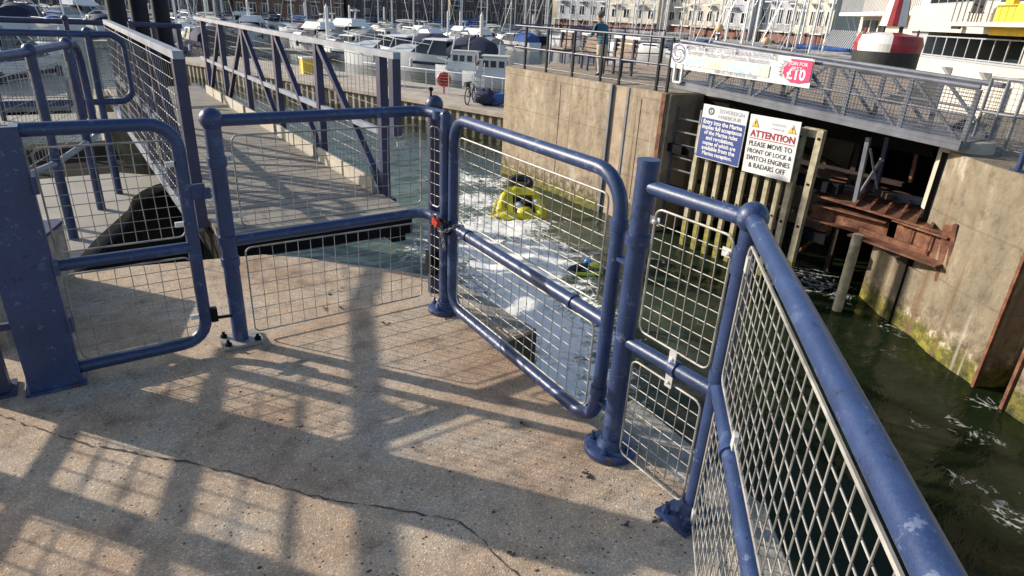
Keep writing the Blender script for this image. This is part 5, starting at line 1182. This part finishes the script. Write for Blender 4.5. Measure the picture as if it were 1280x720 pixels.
# ================================================================ BUILDINGS BEYOND
def facade_building(name, label, px0, px1, D0, D1, zb, zt, wallm, bays, storeys, arcade=False, roofm=None, depth=12., balcony=False, z_first=None, cat='building'):
    """building whose front runs from the sight line at px0 (distance D0) to px1 (distance D1)"""
    def gp(px, D_):
        r = ray(px, 20); h = V((r.x, r.y, 0)).normalized(); return V((h.x*D_, h.y*D_, zb))
    a, b = gp(px0, D0), gp(px1, D1); u = (b-a); Lw = u.length; u.normalize(); n = V((u.y, -u.x, 0))
    if n.dot(EYE-a) < 0: n = -n
    t = thing(name, tuple(a), label, cat)
    P = lambda s, z, o=0.: a+u*s+n*o+Z*(z-zb)
    m = MB(); m.prism([tuple(P(0, 0)[:2]), tuple(P(Lw, 0)[:2]), tuple((P(Lw, 0)-n*depth)[:2]), tuple((P(0, 0)-n*depth)[:2])], zb-1, zt); m.build('wall', M[wallm], t)
    z0 = zb
    def rect(s0, s1, za, zb_, o0, o1, mat, nm):
        mm = MB(); vs = [P(s, z, o) for o in (o0, o1) for s in (s0, s1) for z in (za, zb_)]
        mm.add(vs, [(0, 1, 3, 2), (4, 6, 7, 5), (0, 4, 5, 1), (2, 3, 7, 6), (0, 2, 6, 4), (1, 5, 7, 3)]); return mm.build(nm, M[mat], t)
    bw_ = Lw/bays
    if arcade:
        hA = 3.1; rect(0, Lw, zb-.5, zb+hA, .0, .5, 'redbrick', 'arcade')
        for k in range(bays):
            c_ = (k+.5)*bw_; w_ = bw_*.30; mm = MB()
            poly = [(c_-w_, .0), (c_+w_, .0)]+[(c_+w_*math.cos(q_), hA*.45+w_*math.sin(q_)) for q_ in [PI*i/8 for i in range(9)]]
            mm.slab(P(0, zb, .52), u, Z, poly, .05 if u.cross(Z).dot(n) > 0 else -.05); mm.build('arch_opening', M['black'], t)
        z0 = zb+hA
        rect(0, Lw, z0, z0+.25, -.1, .9, 'kerb', 'string_course')
    sh = (zt-z0)/storeys
    for s_ in range(storeys):
        for k in range(bays):
            c_ = (k+.5)*bw_; zz_ = z0+s_*sh
            f = rect(c_-bw_*.27, c_+bw_*.27, zz_+sh*.26, zz_+sh*.82, .0, .07, 'whitepaint' if wallm != 'darkbrick' else 'greyr', 'window')
            g_ = MB(); g_.add([P(s, z, .085) for s, z in ((c_-bw_*.23, zz_+sh*.30), (c_-.06, zz_+sh*.30), (c_-.06, zz_+sh*.78), (c_-bw_*.23, zz_+sh*.78))], [(0, 1, 2, 3)]); g_.add([P(s, z, .085) for s, z in ((c_+.06, zz_+sh*.30), (c_+bw_*.23, zz_+sh*.30), (c_+bw_*.23, zz_+sh*.78), (c_+.06, zz_+sh*.78))], [(0, 1, 2, 3)]); g_.build('pane', M['glass'], f)
            if balcony and k % 2 == 0:
                bb_ = rect(c_-bw_*.42, c_+bw_*.42, zz_+.02, zz_+.18, .1, 1.3, 'whitepaint', 'balcony')
                mm = MB()
                for j in range(7): s = c_-bw_*.4+bw_*.8*j/6; mm.bar(P(s, zz_+.18, 1.25), P(s, zz_+1.1, 1.25), .04, .04)
                mm.bar(P(c_-bw_*.42, zz_+1.1, 1.25), P(c_+bw_*.42, zz_+1.1, 1.25), .06, .06); mm.build('balustrade', M['bridge'], bb_)
    if roofm:
        mm = MB(); vs = [P(-.5, zt, .6), P(Lw+.5, zt, .6), P(Lw+.5, zt, -depth-.5), P(-.5, zt, -depth-.5), P(2, zt+3.2, -depth/2), P(Lw-2, zt+3.2, -depth/2)]
        mm.add(vs, [(0, 1, 5, 4), (2, 3, 4, 5), (1, 2, 5), (3, 0, 4), (3, 2, 1, 0)]); mm.build('roof', M[roofm], t)
    return t
facade_building('brick_terrace', 'dark brick terrace in shade behind the boats at the far left', -60, 120, 150, 150, -2, 12, 'darkbrick', 14, 4, roofm='slate')
facade_building('brick_terrace', 'dark brick terrace with pale windows behind the black piles', 122, 290, 150, 152, -2, 12, 'darkbrick', 12, 4, roofm='slate')
facade_building('brick_terrace', 'brown brick terrace behind the masts above the left footbridge', 293, 430, 152, 155, -2, 12, 'brick', 9, 4, roofm='slate', balcony=True)
facade_building('brick_terrace', 'dark terrace with a slate roof behind the middle of the marina', 434, 560, 155, 160, -2, 12, 'darkbrick', 8, 4, roofm='slate')
facade_building('brick_terrace', 'low dark terrace left of the apartments with the red arcade', 563, 690, 160, 162, -2, 11, 'darkbrick', 8, 3, roofm='slate', balcony=True)
apts = [(696, 760, 'greyr', 'grey apartment block with balconies above the arcade, behind the standing man'), (761, 822, 'creamr', 'cream apartment block over red arches right of the standing man'), (823, 858, 'creamr', 'narrow cream apartment block over red arches'), (859, 905, 'creamr', 'cream apartment block with tall windows above the left end of the banner'), (906, 940, 'greyr', 'narrow grey apartment tower with stacked balconies above the banner'), (941, 992, 'greyr', 'grey apartment block with a dark roof above the banner'), (993, 1042, 'creamr', 'cream apartment block with slate roof beside the white building')]
def dist(px): return 150-(px-690)*.13
for i, (p0_, p1_, mt, lab) in enumerate(apts):
    facade_building('apartment_block', lab, p0_, p1_, dist(p0_)-(0, 2.5, -1, 1.5, 3, 0, 1)[i], dist(p1_)-(0, 2.5, -1, 1.5, 3, 0, 1)[i], -2.2, (15, 13.5, 16, 14.6, 17, 9.2, 8.6)[i], mt, (5, 4, 3, 4, 2, 5, 5)[i], (4, 4, 5, 4, 5, 2, 2)[i], arcade=True, roofm='slate' if i >= 5 else None, balcony=True, cat='apartments')
struct(MB().prism([(60, 190), (20, 190), (-40, 170), (-60, 140), (-60, 152), (-40, 260), (200, 260), (200, 30), (118, 60), (112, 100)], -4, -2.0).build('far_quay', M['quay']))
# lamp globes on the promenade
for px, py, bz, lab in ((893, 35, 96, 'globe street lamp above the left part of the banner'), (953, 51, 104, 'globe street lamp above the middle of the banner')):
    p = at_z(px-2, 86, .14); r = ray(px, py); tt = V((p.x, p.y, 0)).length/V((r.x, r.y, 0)).length; hz = (EYE+r*tt).z
    t = thing('street_lamp', tuple(p), lab, 'lamp', 'globe lamps on the promenade'); MB().tube([p, V((p.x, p.y, hz-.2))], [.05, .035], 8).build('lamp_post', M['truss'], t); MB().ball((p.x, p.y, hz), .14, 14).build('globe', M['globe'], t, True); MB().lathe((p.x, p.y, hz-.25), [(.03, 0), (.1, .04), (.1, .07)], 10).build('lamp_collar', M['truss'], t)
# --- navigation buoy on the promenade
bc = at_z(1100, 93, .14); kd = V((bc.x, bc.y, 0)).length/790*1.06
ny = thing('navigation_buoy', tuple(bc), 'big red and white striped navigation buoy standing on the promenade', 'buoy')
r_ = 29*kd; zc = lambda py: (lambda r: (EYE+r*(V((bc.x, bc.y, 0)).length/V((r.x, r.y, 0)).length)).z)(ray(1100, py))
m = MB(); m.lathe((bc.x, bc.y, bc.z), [(r_*.96, 0), (r_, .1), (r_, zc(64)-bc.z)], 40); m.build('black_skirt', M['rubber'], ny, True)
m = MB(); n_ = 56; z0_, z1_ = zc(64), zc(44); view = math.atan2(-bc.y, -bc.x)
prof = [(r_*1.0, z0_), (r_*1.03, (z0_+z1_)/2), (r_*.95, z1_), (r_*.3, z1_+.12)]
for i in range(n_):
    a0, a1 = 2*PI*i/n_, 2*PI*(i+1)/n_; am = (a0+a1)/2-view; am = (am+PI) % (2*PI)-PI
    m.cur = 1 if -1.05 < am < .12 else 0
    for (ra_, za_), (rb_, zb_) in zip(prof, prof[1:]):
        m.add([(bc.x+ra_*math.cos(a0), bc.y+ra_*math.sin(a0), za_), (bc.x+ra_*math.cos(a1), bc.y+ra_*math.sin(a1), za_), (bc.x+rb_*math.cos(a1), bc.y+rb_*math.sin(a1), zb_), (bc.x+rb_*math.cos(a0), bc.y+rb_*math.sin(a0), zb_)], [(0, 1, 2, 3)])
m.cur = 0; m.build('hull', [M['redpaint'], M['whitepaint']], ny, True)
m = MB(); zt0, zt1 = zc(32), zc(-55); ns = 16; r0_, r1_ = r_*.42, r_*.16
for i in range(ns):
    a0, a1 = 2*PI*i/ns, 2*PI*(i+1)/ns; m.cur = (i//2) % 2
    m.add([(bc.x+r0_*math.cos(a0), bc.y+r0_*math.sin(a0), zt0), (bc.x+r0_*math.cos(a1), bc.y+r0_*math.sin(a1), zt0), (bc.x+r1_*math.cos(a1), bc.y+r1_*math.sin(a1), zt1), (bc.x+r1_*math.cos(a0), bc.y+r1_*math.sin(a0), zt1)], [(0, 1, 2, 3)])
m.cur = 0; m.build('striped_tower', [M['redpaint'], M['whitepaint']], ny)
m = MB()
for k in range(4): a = view+PI/4+k*PI/2; m.bar((bc.x+r0_*.9*math.cos(a), bc.y+r0_*.9*math.sin(a), z1_), (bc.x+r0_*.85*math.cos(a), bc.y+r0_*.85*math.sin(a), zt0+.02), .1, .1, (1, 0, 0))
m.build('tower_leg', M['rubber'], ny)
m = MB()
for k in (-1, 1):
    a = view+k*1.45; c_ = V((bc.x+r_*.78*math.cos(a), bc.y+r_*.78*math.sin(a), z1_+.1)); m.tube([c_+V((.09*math.cos(q_)*-math.sin(a), .09*math.cos(q_)*math.cos(a), .12*math.sin(q_))) for q_ in [2*PI*i/12 for i in range(12)]], .03, 6, closed=True)
m.build('lifting_eye', M['redpaint'], ny)
# --- white building at the right
K = 1.6
w0, w1 = at_z(1045, 75, .2), at_z(1280, 120, .2)
w0 = V((w0.x*K, w0.y*K, 0)); w1 = V((w1.x*K, w1.y*K, 0)); wu = (w1-w0).normalized(); wnm = V((wu.y, -wu.x, 0))
if wnm.dot(EYE-w0) < 0: wnm = -wnm
def wp(px, py):
    r = ray(px, py); n_ = V((wu.y, -wu.x, 0)); t_ = n_.dot(w0)/n_.dot(V((r.x, r.y, 0))); q_ = EYE+r*t_; return (V((q_.x, q_.y, 0))-w0).dot(wu), q_.z
wb = thing('white_building', tuple(w0+Z*-2.5), 'white rendered building with an open parking level and yellow corner at the right', 'building')
def wbox(s0_, s1_, z0_, z1_, o0, o1, mat, nm, par=None):
    vs = [w0+wu*s+wnm*o+Z*z for o in (o0, o1) for s in (s0_, s1_) for z in (z0_, z1_)]
    return MB().add(vs, [(0, 1, 3, 2), (4, 6, 7, 5), (0, 4, 5, 1), (2, 3, 7, 6), (0, 2, 6, 4), (1, 5, 7, 3)]).build(nm, M[mat], par or wb)
S_ = lambda px, py=60: wp(px, py)[0]
sA, sB, sC, sE = S_(1040, 75), S_(1133, 60), S_(1157, 50), S_(1380, 110)
zP = (wp(1132, 67)[1]+wp(1280, 88)[1])/2; zL = (wp(1160, 36)[1]+wp(1255, 49)[1])/2+.02; zW = (wp(1150, 1)[1]+wp(1250, 12)[1])/2
wbox(sB-3.2, sE, -3, zP, -.3, 0, 'render', 'parapet_wall')
wbox(sB-3.2, sE, zP, zP+.10, -.36, .06, 'greyr', 'parapet_coping')
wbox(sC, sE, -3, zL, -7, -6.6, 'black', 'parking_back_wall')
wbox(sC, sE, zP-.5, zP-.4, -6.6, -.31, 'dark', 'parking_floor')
wbox(sB, sE, zL, zW, -7, .25, 'render', 'upper_wall')
wbox(sB, sC, zP+.11, zL-.003, -6, -.05, 'greyr', 'stair_panel')
wf = wbox(sC-.6, S_(1252, 10), zW+.003, zW+1.6, -1, .12, 'greyr', 'window_band')
k_ = 7; sa_, sb_ = sC-.5, S_(1252, 10)-.1
for i in range(k_): g_ = wbox(sa_+(sb_-sa_)*i/k_+.06, sa_+(sb_-sa_)*(i+1)/k_-.06, zW+.12, zW+1.5, .12, .14, 'glass', 'pane', wf)
wbox(sB, sE, zW+1.603, zW+6, -7, .25, 'render', 'top_wall')
# column, yellow corner, balcony
sK = S_(1268, 65); m = MB(); p = w0+wu*sK+wnm*-.9; m.lathe((p.x, p.y, zP-.4), [(.42, 0), (.42, zL-zP+.4)], 16); m.build('column', M['render'], wb, True)
wbox(S_(1263, 40), sE, zL-.05, zL+1.25, .253, .9, 'yelpaint', 'yellow_corner'); wbox(S_(1268, 15), S_(1278, 15), zL+1.253, zL+5, .253, .5, 'yelpaint', 'yellow_pier')
bz = wp(1250, 30)[1]; ba = wbox(S_(1238, 30), sE, bz-.18, bz, .256, 1.9, 'render', 'balcony')
m = MB(); s = S_(1238, 30)+.08
while s < S_(1275, 30)+1: m.bar(w0+wu*s+wnm*1.84+Z*bz, w0+wu*s+wnm*1.84+Z*(bz+1.1), .05, .05); s += .55
m.bar(w0+wu*(S_(1238, 30)+.05)+wnm*1.84+Z*(bz+1.1), w0+wu*(S_(1275, 30)+1)+wnm*1.84+Z*(bz+1.1), .06, .06); m.build('balustrade', M['bridge'], ba)
cs = thing('balcony_chair', tuple(w0+wu*S_(1249, 25)+wnm*1.1+Z*bz), 'dark chair on the balcony of the white building', 'chair')
p = w0+wu*S_(1249, 25)+wnm*1.1+Z*bz; MB().box(p+Z*.45, (.5, .5, .06)).build('seat', M['rubber'], cs); MB().box(p+V((.22, .1, .75)), (.08, .5, .55)).build('backrest', M['rubber'], cs)
for a, b in ((-1, -1), (1, -1), (-1, 1), (1, 1)): MB().box(p+V((.2*a, .2*b, .21)), (.05, .05, .42)).build('leg', M['rubber'], cs)
# parking railing
pk_ = thing('parking_railing', tuple(w0+wu*sC+Z*zP), 'grey railing along the open parking level of the white building', 'railing')
s = sC+.2; i = 0
while s < sE-.5:
    MB().bar(w0+wu*s+wnm*.03+Z*(zP+.1), w0+wu*s+wnm*.03+Z*(zP+1.15), .10 if i % 3 == 2 else .06, .05, (wnm.x, wnm.y, 0)).build('post', M['greyr'], pk_); s += 1.25; i += 1
for z in (1.15, .16): MB().bar(w0+wu*sC+wnm*.03+Z*(zP+z), w0+wu*sE+wnm*.03+Z*(zP+z), .06, .06).build('rail', M['greyr'], pk_)
for k, px in enumerate((1143, 1189, 1238, 1290)):
    s_, z_ = wp(px, 78+k*6); z_ = zP-.55; p = w0+wu*s_+Z*z_
    t = thing('wall_lamp', tuple(p), ['wedge lamp on the white parapet nearest the striped buoy', 'wedge lamp in the middle of the white parapet', 'wedge lamp on the white parapet below the parking column', 'wedge lamp on the white parapet at the right edge'][k], 'lamp', 'wedge lamps on the white parapet')
    m = MB(); vs = [p+wu*a*.22+wnm*o+Z*z for a in (-1, 1) for o, z in ((.01, -.25), (.01, .2), (.42, .2), (.3, .05))]; m.add(vs, [(3, 2, 1, 0), (4, 5, 6, 7), (0, 1, 5, 4), (1, 2, 6, 5), (2, 3, 7, 6), (3, 0, 4, 7)]); m.build('lamp_housing', M['greyr'], t)
sp_ = thing('floodlight', tuple(w0+wu*S_(1212, 34)), 'small dark floodlight fixed to the white upper wall', 'lamp'); s_, z_ = wp(1212, 34); p = w0+wu*s_+Z*z_
MB().bar(p+wnm*.25, p+wnm*.6-Z*.05, .05, .05).build('bracket', M['rubber'], sp_); MB().box(p+wnm*.65, (.35, .35, .25)).build('lamp_head', M['rubber'], sp_)
# left wing of the white building with balconies
wl_ = thing('white_wing', tuple(w0+Z*-2.5), 'pale wing with grey balconies between the cream apartments and the white building', 'building')
wbox(sA-3.5, sB-.1, -3, zW+6, -9, -2.6, 'render', 'wall', wl_)
for k, (za_, zb2) in enumerate(((zW-.2, zW+.9), (zW+2.6, zW+3.7))):
    wbox(sA-3.0, sB-1.2, za_-.25, za_, -2.59, -.6, 'whitepaint', 'balcony', wl_)
    m = MB(); s = sA-2.9
    while s < sB-1.3: m.bar(w0+wu*s+wnm*-.66+Z*za_, w0+wu*s+wnm*-.66+Z*zb2, .05, .05); s += .28
    m.build('balustrade', M['greyr'], wl_)
for k in range(3): wbox(sA-2.4+1.9*k, sA-1.1+1.9*k, zP+.4, zW-.7, -2.59, -2.5, 'glass', 'window', wl_)
m = MB(); s = sA-3.3
while s < sB-3.3: m.bar(w0+wu*s+wnm*.1+Z*(zP-.1), w0+wu*(s+.02)+wnm*-.5+Z*(zP+1.2), .18, .05); s += .5
m.build('slanted_louvre', M['greyr'], wl_)
struct(MB().prism([(14.6, 7.2), (30.1, 12.2), (60, 40), (120, 20), (60, -30), (24, 3.9), (19, 6.6)], -6, -2.3).build('car_park', M['bank']))

# ================================================================ LIGHT, SKY, CAMERA
SUN_EL = math.radians(22.3); AZ = math.atan2(-.61, .79)
sun = bpy.data.lights.new('sun', 'SUN'); sun.energy = 4.5; sun.angle = math.radians(.55); sun.color = (1.0, .90, .77)
so = bpy.data.objects.new('sun', sun); C.objects.link(so); so.location = (-20, 26, 14)
ld_ = V((.61, -.79, 0)).normalized()*math.cos(SUN_EL)-Z*math.sin(SUN_EL)
so.rotation_euler = ld_.to_track_quat('-Z', 'Y').to_euler()
wd_ = bpy.data.worlds.new('World'); bpy.context.scene.world = wd_; wd_.use_nodes = True
nt = wd_.node_tree; bg = nt.nodes['Background']; sky = nt.nodes.new('ShaderNodeTexSky'); sky.sky_type = 'NISHITA'; sky.sun_disc = False
sky.sun_elevation = SUN_EL; sky.sun_rotation = AZ; sky.air_density = 1.0; sky.dust_density = 1.2; sky.ozone_density = 1.0
nt.links.new(sky.outputs[0], bg.inputs[0]); bg.inputs[1].default_value = .13
cam = bpy.data.cameras.new('camera'); co = bpy.data.objects.new('camera', cam); C.objects.link(co)
cam.sensor_width = 36; cam.lens = F/1280*36; cam.clip_start = .02; cam.clip_end = 3000
right = V((RX.x, RY.x, RZ.x)); up = -V((RX.y, RY.y, RZ.y)); back = -V((RX.z, RY.z, RZ.z))
mt = Matrix((right, up, back)).transposed().to_4x4(); mt.translation = EYE; co.matrix_world = mt
sc = bpy.context.scene; sc.camera = co
sc.view_settings.view_transform = 'Standard'; sc.view_settings.look = 'None'; sc.view_settings.exposure = .45; sc.view_settings.gamma = 1; sc.view_settings.use_curve_mapping = False
sc.cycles.max_bounces = 6; sc.cycles.use_denoising = True
